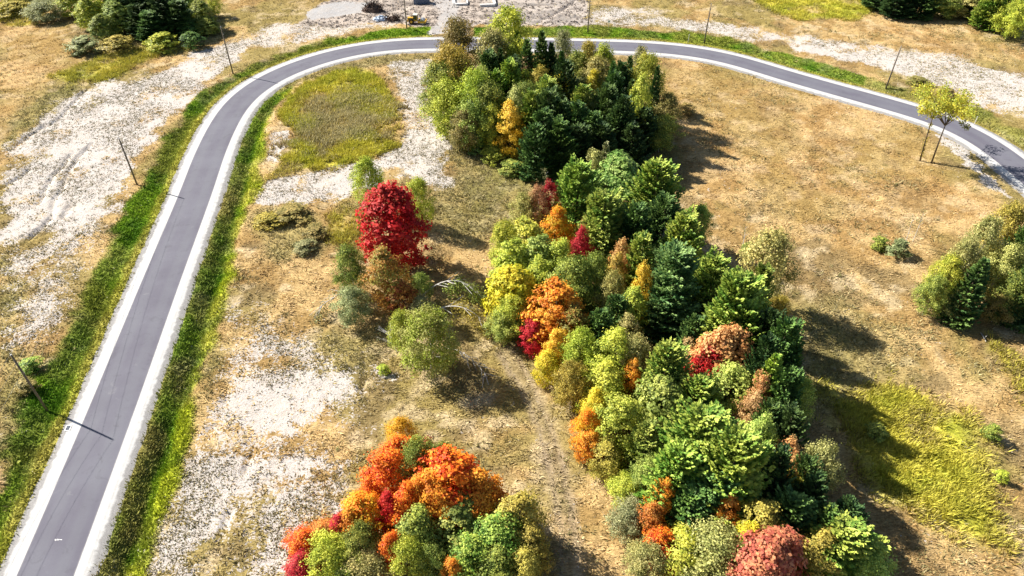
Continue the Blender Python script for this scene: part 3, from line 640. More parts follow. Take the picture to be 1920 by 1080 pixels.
FAR = ['at the back of the far wood', 'in the middle of the far wood', 'at the front of the far wood']
def far_area(y): return FAR[0] if y < 100 else (FAR[1] if y < 165 else FAR[2])
for k, x, y, w, h, c in [
 ('B', 857, 43, 66, 15, 'olive brown'), ('B', 845, 95, 76, 14, 'golden olive'), ('B', 826, 125, 70, 12, 'olive green'), ('B', 838, 160, 72, 11, 'yellow-green'),
 ('B', 955, 30, 82, 16, 'yellow-green'), ('B', 925, 66, 68, 14, 'pale olive'), ('S', 970, 57, 42, 13, 'mid green'), ('S', 1016, 58, 52, 16, 'dark green'), ('S', 988, 74, 48, 14, 'dark green'),
 ('S', 1034, 80, 46, 14, 'deep green'), ('M', 958, 90, 44, 12, 'yellow-green'), ('S', 938, 90, 36, 13, 'deep green'), ('C', 915, 104, 52, 12, 'dark green'), ('B', 1058, 66, 40, 13, 'grey-green'),
 ('S', 1053, 97, 42, 13, 'dark green'), ('M', 1021, 109, 46, 11, 'golden olive'), ('M', 987, 109, 40, 11, 'tan brown'), ('C', 962, 112, 42, 12, 'deep green'), ('B', 1105, 90, 44, 12, 'golden olive'),
 ('B', 1133, 94, 44, 12, 'yellow-green'), ('B', 1085, 108, 50, 11, 'olive green'), ('B', 1120, 118, 54, 11, 'pale olive'), ('B', 1203, 98, 34, 12, 'grey-green'), ('S', 1182, 106, 38, 13, 'dark green'),
 ('S', 1150, 116, 36, 12, 'dark green'), ('C', 1166, 124, 40, 12, 'deep green'), ('B', 1215, 114, 58, 13, 'yellow-green'), ('S', 1234, 124, 32, 14, 'deep green'), ('M', 1205, 146, 42, 14, 'yellow-green'),
 ('M', 1058, 140, 42, 10, 'yellow'), ('M', 1116, 138, 40, 10, 'yellow'), ('M', 1088, 150, 46, 9, 'pale olive'), ('C', 955, 122, 52, 12, 'mid green'), ('C', 932, 138, 44, 11, 'mid green'),
 ('M', 985, 138, 48, 10, 'yellow-green'), ('M', 1012, 130, 46, 11, 'golden olive'), ('C', 1027, 153, 62, 11, 'mid green'), ('B', 985, 163, 46, 11, 'olive green'), ('B', 889, 144, 62, 13, 'yellow-green'),
 ('B', 916, 164, 56, 12, 'olive green'), ('M', 966, 172, 46, 11, 'pale olive'), ('M', 957, 196, 50, 11, 'golden'), ('C', 1000, 178, 52, 11, 'mid green'), ('C', 1028, 176, 58, 12, 'dark green'), ('C', 1050, 192, 54, 11, 'dark green'),
 ('C', 1083, 198, 50, 11, 'dark green'), ('C', 1095, 168, 52, 11, 'mid green'), ('M', 1112, 182, 46, 10, 'pale olive'), ('C', 1140, 168, 54, 12, 'dark green'), ('C', 1152, 142, 48, 12, 'dark green'), ('S', 1186, 150, 46, 12, 'dark green'),
 ('C', 1172, 186, 48, 12, 'deep green'), ('C', 1160, 210, 48, 10, 'dark green'), ('C', 1112, 214, 54, 10, 'dark green'), ('C', 1050, 232, 60, 10, 'dark green'), ('C', 1020, 214, 54, 11, 'dark green'), ('C', 1085, 240, 58, 9, 'deep green'),
 ('C', 1130, 236, 54, 9, 'deep green'), ('C', 1004, 238, 50, 10, 'dark green'), ('C', 1210, 204, 52, 9, 'deep green'), ('B', 1252, 184, 50, 9, 'olive brown'), ('B', 1246, 222, 54, 7, 'olive green'), ('C', 1188, 236, 54, 9, 'deep green'),
 ('C', 1030, 262, 50, 7, 'dark green'), ('B', 872, 214, 50, 8, 'olive brown'), ('B', 888, 190, 60, 10, 'olive green'), ('B', 922, 204, 48, 9, 'yellow-green'), ('C', 1060, 120, 48, 12, 'deep green'), ('M', 905, 132, 50, 12, 'olive green')]:
    tree(k, x, y, w, h, c, far_area(y))

def mid_area(y):
    for lim, s in ((345, 'at the far end of the central wood'), (440, 'in the upper part of the central wood'), (530, 'above the middle of the central wood'), (640, 'in the middle of the central wood'),
                   (740, 'below the middle of the central wood'), (870, 'in the lower part of the central wood'), (2000, 'at the near end of the central wood')):
        if y < lim: return s
for k, x, y, w, h, c in [
 ('S', 1137, 268, 44, 13, 'grey-green'), ('M', 1115, 290, 42, 11, 'pale olive'), ('M', 1165, 300, 100, 13, 'bright green'), ('C', 1087, 312, 70, 13, 'mid green'), ('C', 1236, 313, 90, 14, 'mid green'), ('C', 1136, 370, 82, 13, 'mid green'),
 ('M', 1030, 345, 36, 10, 'crimson'), ('B', 1010, 358, 42, 9, 'pinkish tan'), ('B', 985, 372, 48, 8, 'pale olive'), ('M', 1045, 396, 58, 10, 'gold and orange'), ('M', 1096, 412, 28, 9, 'golden olive'), ('M', 1092, 434, 46, 11, 'crimson'),
 ('M', 988, 418, 76, 10, 'yellow-green'), ('B', 948, 424, 50, 9, 'yellow-green'), ('M', 962, 456, 76, 10, 'yellow-green'), ('M', 1012, 450, 72, 10, 'light green'), ('M', 1052, 458, 58, 10, 'yellow-green'), ('M', 962, 505, 84, 10, 'yellow'),
 ('M', 1012, 492, 62, 9, 'yellow-green'), ('M', 1166, 455, 40, 11, 'salmon'), ('C', 1207, 450, 62, 12, 'mid green'), ('C', 1288, 410, 78, 13, 'mid green'), ('C', 1196, 392, 62, 12, 'dark green'), ('C', 1250, 376, 66, 12, 'dark green'),
 ('B', 1076, 497, 78, 11, 'olive green'), ('B', 1118, 488, 50, 11, 'olive green'), ('B', 1150, 522, 46, 10, 'pale olive'), ('M', 1158, 484, 42, 10, 'golden olive'), ('M', 1209, 498, 36, 12, 'golden'), ('M', 1190, 545, 56, 10, 'yellow-green'),
 ('M', 1046, 534, 92, 11, 'orange'), ('M', 1076, 580, 70, 9, 'orange and green'), ('M', 1000, 606, 44, 6, 'crimson'), ('M', 1046, 622, 44, 8, 'golden'), ('M', 1028, 662, 46, 6, 'yellow'), ('B', 944, 590, 50, 5, 'light green'), ('B', 962, 562, 54, 7, 'yellow-green'),
 ('B', 1090, 628, 54, 9, 'yellow-green'), ('M', 1156, 626, 76, 11, 'yellow-green'), ('B', 1196, 640, 54, 10, 'pale olive'), ('M', 1190, 680, 32, 9, 'orange'), ('B', 1076, 690, 54, 8, 'golden olive'), ('M', 1140, 690, 74, 9, 'yellow-green'),
 ('M', 1180, 596, 44, 8, 'pale olive'), ('M', 1118, 736, 54, 7, 'yellow'), ('C', 1128, 586, 52, 9, 'dark green'), ('C', 1162, 558, 48, 9, 'dark green'), ('C', 1272, 476, 96, 14, 'bluish green'), ('C', 1345, 488, 78, 12, 'mid green'),
 ('B', 1316, 394, 40, 8, 'light green'), ('B', 1454, 445, 80, 11, 'pale olive'), ('C', 1393, 524, 102, 13, 'mid green'), ('C', 1402, 572, 86, 11, 'mid green'), ('C', 1432, 506, 56, 11, 'olive green'), ('B', 1466, 562, 38, 7, 'golden olive'),
 ('M', 1372, 618, 92, 13, 'salmon'), ('M', 1334, 656, 56, 10.5, 'scarlet'), ('M', 1297, 640, 46, 8, 'tan brown'), ('C', 1257, 653, 84, 12, 'mid green'), ('S', 1458, 665, 78, 12, 'mid green'), ('B', 1507, 720, 46, 8, 'light green'),
 ('M', 1244, 714, 86, 10, 'light green'), ('M', 1380, 692, 82, 11, 'light green'), ('C', 1318, 712, 76, 10, 'mid green'), ('M', 1432, 706, 46, 10, 'salmon'), ('M', 1420, 738, 52, 9, 'tan brown'), ('C', 1308, 600, 60, 10, 'dark green'),
 ('M', 1104, 770, 44, 8, 'gold and orange'), ('M', 1168, 753, 82, 10, 'yellow-green'), ('M', 1108, 812, 44, 6, 'orange'), ('M', 1140, 832, 60, 6, 'golden olive'), ('C', 1322, 778, 128, 14, 'mid green'), ('C', 1392, 822, 112, 13, 'mid green'), ('C', 1282, 846, 100, 12, 'mid green'), ('C', 1352, 880, 112, 11, 'bluish green'),
 ('M', 1433, 788, 64, 10, 'light green'), ('M', 1486, 832, 58, 9, 'salmon'), ('B', 1550, 842, 66, 9, 'pale olive'), ('C', 1440, 860, 70, 9, 'deep green'), ('M', 1500, 890, 60, 7, 'yellow-green'), ('M', 1530, 945, 56, 6, 'yellow-green'),
 ('B', 1222, 868, 52, 8, 'light green'), ('B', 1178, 902, 54, 5, 'yellow-green'), ('B', 1184, 950, 62, 6, 'grey-green'), ('M', 1250, 902, 40, 10, 'orange'), ('M', 1226, 948, 56, 8, 'rust orange'), ('M', 1246, 1000, 68, 7, 'red-orange'),
 ('M', 1374, 936, 46, 10, 'rust orange'), ('M', 1350, 962, 34, 8, 'orange'), ('M', 1440, 952, 84, 9, 'golden olive'), ('M', 1412, 985, 50, 8, 'yellow'), ('C', 1492, 936, 80, 9, 'dark green'), ('C', 1588, 988, 112, 8, 'mid green'),
 ('M', 1548, 1006, 84, 8, 'golden olive'), ('B', 1636, 1030, 76, 6, 'light green'), ('M', 1458, 1012, 122, 10, 'rose red'), ('M', 1290, 1010, 84, 8, 'yellow-green'), ('B', 1352, 1006, 104, 9, 'pale olive'), ('B', 1222, 1032, 66, 6, 'pale olive'), ('C', 1300, 925, 80, 9, 'dark green'), ('C', 1316, 972, 70, 7, 'deep green'),
 ('C', 1490, 772, 60, 10, 'deep green'), ('C', 1478, 610, 70, 12, 'dark green'), ('C', 1455, 590, 60, 11, 'deep green'), ('C', 1490, 640, 50, 9, 'dark green'), ('C', 1535, 900, 60, 9, 'deep green'), ('C', 1560, 960, 60, 8, 'dark green'), ('C', 1442, 640, 60, 12, 'deep green'), ('C', 1484, 700, 60, 11, 'dark green'), ('C', 1470, 850, 60, 11, 'deep green'), ('C', 1520, 862, 56, 9, 'dark green'), ('C', 1600, 948, 56, 8, 'deep green'), ('C', 1446, 760, 60, 9, 'dark green'), ('C', 1215, 800, 60, 9, 'olive green')]:  # most of these conifers are added to fill gaps in the wood's shadow
    tree(k, x, y, w, h, c, mid_area(y))
NEAR = 'in the bright clump at the bottom'
for k, x, y, w, h, c in [
 ('B', 748, 790, 42, 5, 'golden'), ('M', 744, 822, 66, 9, 'red-orange'), ('M', 800, 828, 44, 8, 'dark red'), ('B', 780, 834, 76, 10, 'olive green'), ('B', 832, 838, 40, 8, 'olive green'), ('M', 722, 855, 82, 10, 'red-orange'), ('M', 838, 858, 118, 12, 'red-orange'),
 ('M', 894, 888, 84, 10, 'orange'), ('M', 692, 900, 46, 8, 'red-orange'), ('M', 676, 938, 84, 9, 'gold and orange'), ('M', 726, 926, 44, 10, 'scarlet'), ('M', 636, 970, 48, 7, 'crimson'), ('M', 604, 984, 60, 6, 'rust orange'), ('M', 562, 1000, 62, 6, 'red-orange'),
 ('M', 858, 950, 122, 8.5, 'olive green'), ('M', 778, 966, 100, 9, 'olive green'), ('M', 972, 938, 84, 10, 'golden olive'), ('M', 938, 972, 100, 9, 'mid green'), ('M', 998, 998, 60, 8, 'golden olive'), ('B', 672, 1000, 64, 8, 'olive green'), ('B', 612, 1020, 86, 7, 'yellow-green'),
 ('B', 690, 1045, 86, 6, 'pale olive'), ('B', 764, 1022, 70, 8, 'yellow-green'), ('B', 806, 1034, 60, 7, 'light green'), ('M', 728, 1010, 50, 8, 'red-orange'), ('M', 846, 1050, 46, 7, 'orange'), ('M', 882, 1012, 84, 8, 'mid green'), ('M', 782, 900, 52, 10, 'orange'), ('M', 560, 1050, 60, 5, 'crimson'),
 ('M', 930, 1036, 90, 7, 'olive green'), ('M', 985, 1040, 60, 7, 'golden olive'), ('M', 650, 1070, 60, 5, 'olive green'), ('M', 655, 958, 60, 8, 'orange'), ('M', 760, 915, 70, 10, 'red-orange'), ('M', 806, 896, 76, 11, 'orange'), ('M', 905, 915, 80, 9, 'orange')]:
    tree(k, x, y, w, h, c, NEAR)
LONE = 'in the clump beside the fallen birches'
tree('B', 684, 306, 62, 10, 'yellow-green', LONE); tree('B', 782, 342, 50, 9, 'yellow-green', LONE); tree('M', 726, 352, 128, 14.5, 'scarlet', LONE)
tree('M', 717, 470, 84, 11, 'orange and green', LONE); tree('M', 752, 530, 60, 7, 'dark red', LONE, 'orange and green'); tree('B', 650, 468, 60, 9, 'olive green', LONE); tree('B', 655, 545, 66, 6, 'grey-green', LONE)
tree('B', 798, 592, 98, 10.5, 'yellow-green', LONE, 'pale olive'); tree('B', 752, 590, 54, 7, 'yellow-green', LONE); tree('B', 786, 520, 44, 5, 'olive green', LONE); tree('B', 790, 562, 44, 5, 'grey-green', LONE)
RIGHT = 'in the clump at the right edge'
for k, x, y, w, h, c in [('B', 1905, 395, 70, 12, 'golden olive'), ('B', 1862, 422, 66, 12, 'pale olive'), ('B', 1822, 458, 62, 11, 'pale olive'), ('B', 1788, 490, 58, 9, 'yellow-green'), ('B', 1762, 525, 52, 7, 'olive green'), ('S', 1850, 485, 78, 11, 'dark green'), ('B', 1900, 470, 66, 10, 'pale olive'),
                         ('C', 1935, 430, 70, 11, 'dark green'), ('B', 1915, 520, 66, 8, 'olive green'), ('B', 1885, 555, 60, 5, 'olive brown'), ('B', 1800, 545, 56, 5, 'pale olive'), ('C', 1950, 500, 80, 10, 'dark green')]:
    tree(k, x, y, w, h, c, RIGHT)
TR = 'in the wood at the top right corner'
for k, x, y, w, h, c in [('C', 1655, -40, 60, 9, 'dark green'), ('C', 1695, -30, 60, 10, 'deep green'), ('C', 1740, -28, 64, 10, 'dark green'), ('M', 1786, -26, 60, 10, 'olive green'), ('M', 1830, -22, 64, 10, 'pale olive'), ('C', 1874, -22, 60, 12, 'mid green'), ('B', 1918, 8, 64, 11, 'yellow-green'), ('C', 1850, -40, 60, 12, 'deep green'), ('C', 1925, -40, 70, 13, 'mid green'), ('C', 1790, -60, 70, 12, 'deep green')]:
    tree(k, x, y, w, h, c, TR)
TL = 'in the wood at the top left'
for k, x, y, w, h, c in [('M', 128, -22, 64, 9, 'yellow-green'), ('B', 78, 2, 66, 6, 'grey-green'), ('M', 182, -42, 62, 13, 'yellow-green'), ('C', 232, -48, 76, 14, 'deep green'), ('M', 292, -36, 62, 12, 'yellow-green'), ('M', 340, -20, 62, 10, 'mid green'), ('B', 396, -8, 28, 7, 'yellow-green'), ('M', 184, 30, 50, 8, 'olive green'),
                         ('C', 255, 10, 60, 9, 'deep green'), ('M', 262, -12, 28, 9, 'red-orange'), ('M', 300, 28, 56, 6, 'olive green'), ('M', 345, 30, 46, 6, 'dark green'), ('M', 30, -20, 60, 6, 'golden olive'), ('C', 215, -20, 60, 11, 'dark green'), ('C', 255, -30, 80, 13, 'deep green'), ('C', 296, -8, 70, 11, 'deep green'), ('C', 328, 2, 60, 10, 'dark green'), ('M', 210, 4, 60, 10, 'olive green'), ('M', 372, 2, 50, 9, 'olive green'), ('M', 160, 0, 60, 9, 'yellow-green'), ('M', 20, 5, 70, 4, 'golden olive'), ('C', 275, 25, 60, 8, 'dark green'), ('M', 325, -40, 60, 12, 'yellow-green'), ('M', 385, 35, 46, 5, 'olive green')]:
    tree(k, x, y, w, h, c, TL)
SHR = [('U', 1690, 452, 46, 2.2, 'grey-green', 'in the dry field left of the right edge clump'), ('U', 1655, 445, 34, 1.8, 'olive green', 'in the dry field left of the right edge clump'), ('U', 545, 390, 70, 1.6, 'olive brown', 'beside the sandy lane left of the red tree'), ('U', 500, 405, 56, 1.4, 'golden olive', 'beside the sandy lane left of the red tree'),
       ('U', 590, 425, 50, 1.3, 'olive brown', 'beside the sandy lane left of the red tree'), ('U', 570, 455, 44, 1.2, 'grey-green', 'beside the sandy lane left of the red tree'), ('U', 718, 684, 24, 1.2, 'yellow-green', 'alone on the bare patch below the red tree'), ('U', 900, 262, 40, 2.2, 'bright green', 'along the left foot of the far wood'),
       ('U', 925, 280, 46, 2.2, 'yellow-green', 'along the left foot of the far wood'), ('U', 960, 305, 46, 1.8, 'olive green', 'along the left foot of the far wood'), ('U', 875, 250, 40, 2.5, 'olive green', 'along the left foot of the far wood'), ('U', 1290, 195, 30, 2.0, 'olive brown', 'in the dry grass right of the far wood'),
       ('U', 150, 70, 60, 3, 'grey-green', 'at the foot of the top left wood'), ('U', 215, 70, 60, 3, 'golden olive', 'at the foot of the top left wood'), ('U', 300, 66, 60, 3, 'yellow-green', 'at the foot of the top left wood'), ('U', 355, 62, 44, 3, 'dark green', 'at the foot of the top left wood'), ('U', 1650, 800, 40, 1.6, 'olive green', 'in the goldenrod at right'),
       ('U', 1870, 800, 34, 2, 'olive green', 'near the right edge beside the goldenrod'), ('U', 1885, 885, 26, 1.4, 'yellow-green', 'near the right edge beside the goldenrod'), ('U', 50, 675, 40, 1.4, 'mid green', 'among the weeds left of the road'), ('U', 40, 715, 40, 1.5, 'olive brown', 'among the weeds left of the road'), ('U', 1780, 168, 34, 1.6, 'olive brown', 'on the sand behind the leaning twin tree'),
       ('U', 1725, 145, 44, 1.2, 'olive brown', 'on the verge near a leaning pole'), ('U', 1405, 455, 26, 1.6, 'olive green', 'beside the central wood at right')]
for s in SHR: tree(*s)

# ------------------------------------------------------------------ single trees with a shape of their own
def dead_tree(px, py, h, w, label, n=70, mat=M_DEAD, fallen=None):
    T = at(px, py, h * .95); root = empty('dead_tree', (T.x, T.y, gz(T.x, T.y)), random.uniform(0, 6)); rng = random.Random(px)
    mb = MB(); mb.tube([(0, 0, -.2), (.1, 0, h * .5), (0, .1, h)], [.2, .12, .03], 6); mb.build('trunk', mat, root, True)
    br = MB(); R = w / ppm(T) * .5
    for i in range(n):
        t = rng.uniform(.2, .98); az = rng.uniform(0, 6.28); L = R * (1 - t) ** .6 * rng.uniform(.7, 1.1) + .2; d = Vector((math.cos(az), math.sin(az), .12)); p = Vector((.05, .05, h * t))
        br.tube([p, p + d * L * .6, p + d * L + Vector((0, 0, -.12 * L))], [.05, .035, .012], 3)
        for q in range(5):
            u = rng.uniform(.3, .95); b = p + d * L * u; a2 = az + rng.choice((-1, 1)) * rng.uniform(.5, 1.0); l2 = L * .38 * (1.1 - u * .6)
            br.tube([b, b + Vector((math.cos(a2), math.sin(a2), rng.uniform(-.3, .2))) * l2], [.03, .010], 3)
    br.build('branches', mat, root); tag(root, label, 'tree'); return root
dead_tree(1254, 428, 12, 54, 'bare grey dead conifer between the dark green trees of the central wood', 110)
dead_tree(1302, 955, 7, 44, 'bare grey dead sapling at the near end of the central wood', 50)
dead_tree(1600, 1040, 5, 60, 'pale bare twiggy sapling at the lower right of the central wood', 40)
dead_tree(1282, 980, 6, 36, 'maroon twiggy dead sapling beside the orange trees at the near end', 46, simple('maroon_dead_wood', (.17, .06, .07), .9, .1))

def foliage_cloud(name, P, rad, n, size, cols, parent, seed=1, droop=0.0):
    rng = np.random.default_rng(seed); P = np.array([tuple(p) for p in P]); k = rng.integers(0, len(P), n)
    d = unit(rng, n) * (rng.random(n) ** .45)[:, None] * rad; Q = P[k] + d; Q[:, 2] -= droop * rng.random(n)
    s = size * rng.uniform(.6, 1.4, n); me = crown_mesh(name, leaf_quads(Q, unit(rng, n) + np.array([0, 0, .5]), s * 1.1, s * .9, rng), rng.random(n), rng.random(len(P))[k], M_LEAF)
    o = link(name, me, parent); a, b = PAL[cols]; o['tint_a'] = list(a); o['tint_b'] = list(b); return o
def bezier(a, b, c, n=12): return [a * (1 - t) ** 2 + b * 2 * t * (1 - t) + c * t * t for t in [i / n for i in range(n + 1)]]

def bent_birch(base, mid, tip, hm, ht, label, col, leaf=700, droop=1.8, r=.13):
    """a birch bowed over by its own weight; base, mid, tip are photo pixels, hm and ht heights"""
    B = at(*base); B.z = gz(B.x, B.y); Mi = at(mid[0], mid[1], hm); T = at(tip[0], tip[1], ht); root = empty('bent_birch', B); pts = bezier(B, Mi * 2 - (B + T) * .5, T, 14); pts = [p - B for p in pts]
    mb = MB(); mb.tube(pts, [r * (1 - .85 * i / 14) + .012 for i in range(15)], 6); mb.build('trunk', M_BIRCH, root, True)
    br = MB(); rng = random.Random(base[0] + tip[0]); ends = []
    for i in range(16):
        k = rng.randint(5, 13); p = pts[k]; d = (pts[k + 1] - pts[k - 1]).normalized(); s = d.cross(Vector((0, 0, 1))).normalized() * rng.choice((-1, 1)) * rng.uniform(.3, 1)
        e = p + (d * .9 + s) * rng.uniform(1.0, 2.4); e2 = e + Vector((d.x * .4, d.y * .4, -rng.uniform(.3, 1.1))); br.tube([p, e, e2], [.05, .04, .015], 4); ends += [p.lerp(e, .7), e, e2]
    br.build('branches', M_BIRCH, root)
    if leaf: foliage_cloud('crown', ends + pts[9:], .75, leaf, .24, col, root, base[0], droop)
    tag(root, label, 'tree'); return root
bent_birch((775, 575), (838, 527), (902, 552), 4.6, 2.4, 'white birch bowed over to the right, upper of the two in the shade', 'olive green', 1300)
bent_birch((778, 608), (850, 574), (915, 612), 4.2, 1.6, 'white birch bowed over to the right, lower of the two in the shade', 'golden olive', 1500)
bent_birch((700, 560), (655, 545), (580, 592), 3.0, .7, 'pale birch bent down to the left of the rust coloured tree', 'grey-green', 420)
bent_birch((832, 655), (872, 664), (915, 708), 1.6, .3, 'bare white fallen birch on the grass right of the round birch', 'grey-green', 0, 0, .08)
bent_birch((745, 660), (735, 640), (728, 620), 1.0, 1.8, 'short pale leaning stem left of the round birch', 'grey-green', 60, .3, .06)

def lone_tree():
    b1, b2 = at(1725, 302), at(1746, 307); root = empty('twin_trunk_tree', b2)
    A = [Vector(b1), at(1737, 258, 5.5), at(1748, 222, 9.5), at(1755, 195, 12.5)]; Bp = [Vector(b2), at(1762, 262, 5.5), at(1772, 236, 8.5), at(1792, 205, 12.5)]
    for P, r in ((A, .17), (Bp, .19)):
        mb = MB(); q = [p - b2 for p in P]; q[0].z = -.3; mb.tube(q, [r, r * .8, r * .55, r * .25], 7); mb.build('trunk', M_BARK, root, True)
    br = MB(); rng = random.Random(5); ends = []
    for i in range(22):
        s = Bp[2] if i % 3 else A[2]; s = s - b2; px, py = rng.uniform(1728, 1818), rng.uniform(165, 212); e = at(px, py, rng.uniform(12.0, 15.5)) - b2
        e += Vector((0, rng.uniform(-3, 3), 0)); br.tube([s, s.lerp(e, .5) + Vector((0, 0, .4)), e], [.09, .06, .02], 4); ends += [e, s.lerp(e, .8)]
    br.build('branches', M_BARK, root)
    foliage_cloud('crown', ends, 1.6, 5200, .30, 'gold and green', root, 9)
    iv = [A[0].lerp(A[2], t) - b2 for t in (.12, .22, .3, .38, .46, .55, .7, .85)]
    foliage_cloud('creeper', iv, .5, 190, .26, 'golden olive', root, 4)
    tw = [at(1805, 230, 10.0) - b2, at(1812, 238, 9.6) - b2]; foliage_cloud('hanging_spray', tw, .8, 160, .3, 'grey-green', root, 6)
    tag(root, 'yellow-leaved tree on two thin leaning trunks beside the road at right', 'tree')
lone_tree()
def sapling(px, py, tx, ty, h, label, leaf=60):
    b = at(px, py); b.z = gz(b.x, b.y); T = at(tx, ty, h); root = empty('bare_sapling', b); mb = MB(); d = T - b
    mb.tube([Vector((0, 0, -.1)), d * .5 + Vector((.1, 0, .1)), d], [.07, .05, .015], 5); mb.build('stem', M_BIRCH, root); br = MB(); rng = random.Random(px)
    for i in range(9):
        p = d * rng.uniform(.35, .95); br.tube([p, p + Vector((rng.uniform(-.8, .8), rng.uniform(-.8, .8), rng.uniform(.3, 1.0)))], [.025, .008], 3)
    br.build('twigs', M_BIRCH, root)
    if leaf: foliage_cloud('crown', [d * .7, d * .85, d], .7, leaf, .18, 'grey-green', root, px)
    tag(root, label, 'sapling')
sapling(1697, 458, 1712, 405, 6, 'thin bare white sapling leaning over grey shrub in the dry field')
sapling(1712, 452, 1732, 398, 6.5, 'taller thin white sapling right of its twin in the dry field')
sapling(1392, 462, 1398, 424, 3.2, 'small forked pale sapling right of the central wood')
sapling(1042, 392, 1020, 320, 9, 'thin white birch stem above the crimson tree of the central wood', 120)

ORD = ['', 'first', 'second', 'third', 'fourth', 'fifth', 'sixth', 'seventh', 'eighth', 'ninth', 'tenth', 'eleventh', 'twelfth']
by = {}
for t in TREES: by.setdefault((t[1], t[2]), []).append(t)
for (desc, area), L in by.items():
    L.sort(key=lambda t: t[3])
    for i, t in enumerate(L):
        lab = f'{desc} {area}'
        if len(L) == 2: lab += ', ' + ('left' if i == 0 else 'right') + ' of two'
        elif len(L) > 2: lab += ', ' + ('leftmost' if i == 0 else ('rightmost' if i == len(L) - 1 else ORD[i + 1] + ' from left'))
        tag(t[0], lab, t[4], ('shrubs ' if t[4] == 'shrub' else 'trees ') + area)

# ------------------------------------------------------------------ utility poles and wires
POLE_TOPS = []
def pole(px, py, h, label, arm=False):
    b = at(px, py); b.z = gz(b.x, b.y); root = empty('utility_pole', b, random.uniform(-.2, .2))
    mb = MB(); mb.tube([(0, 0, -.6), (.02, 0, h * .5), (.04, .02, h)], [.19, .16, .115], 10); mb.build('shaft', M_POLE, root, True)
    cp = MB(); cp.tube([(.04, .02, h), (.04, .02, h + .06)], [.13, .10], 10); cp.build('cap', M_STEEL, root)
    ins = MB(); ins.tube([(.04, .02, h + .06), (.04, .02, h + .20), (.04, .02, h + .34)], [.035, .07, .05], 8); ins.build('insulator', M_PORC, root, True)
    for k, z in enumerate((h * .86, h * .70)):
        q = MB(); q.box((.17, 0, z), (.16, .05, .30)); q.tube([(.25, 0, z - .1), (.25, 0, z + .12)], [.05, .04], 6); q.build('bracket', M_STEEL, root)
    if arm:
        q = MB(); q.box((-.55, 0, h * .62), (1.1, .10, .10)); q.box((0, 0, h * .62), (.42, .42, .08)); q.build('crossarm', M_STEEL, root)
    gw = MB(); gw.tube([(-.19, .02, .1), (-.14, .02, h * .9)], .018, 4); gw.build('ground_wire', M_STEEL, root)
    tag(root, label, 'pole', 'utility poles along the outer side of the road'); POLE_TOPS.append(b + Vector((.04, .02, h))); return root
pole(86, 766, 11.6, 'wooden utility pole nearest the camera, in weeds left of the road')
pole(257, 346, 10.8, 'wooden utility pole at the edge of the gullied sand left of the road')
pole(437, 138, 12.4, 'wooden utility pole outside the bend below the top left wood')
pole(763, 54, 11.6, 'wooden utility pole beside the yellow roller at the top')
pole(1102, 60, 11.4, 'wooden utility pole at the right edge of the construction yard')
pole(1321, 77, 11.2, 'wooden utility pole with a side arm on the far green verge', True)
pole(1662, 163, 11.0, 'wooden utility pole leaning right, above the leaning twin tree')
offp = at(-150, 1150); P0 = [Vector((offp.x, offp.y, 11))] + POLE_TOPS
for i in range(2):
    for j, (dz, name) in enumerate(((.2, 'upper'), (-1.6, 'middle'), (-3.4, 'lower'))):
        a = P0[i] + Vector((0, 0, dz)); b = P0[i + 1] + Vector((0, 0, dz)); mb = MB()
        mb.tube([a.lerp(b, t) - a - Vector((0, 0, 4 * .9 * t * (1 - t))) for t in [k / 14 for k in range(15)]], .016, 4)
        o = mb.build('power_line', M_WIRE); o.location = a
        tag(o, f'{name} thin wire strung {"from the nearest pole towards the camera" if i == 0 else "between the two nearest utility poles"}', 'wire', 'wires on the utility poles')

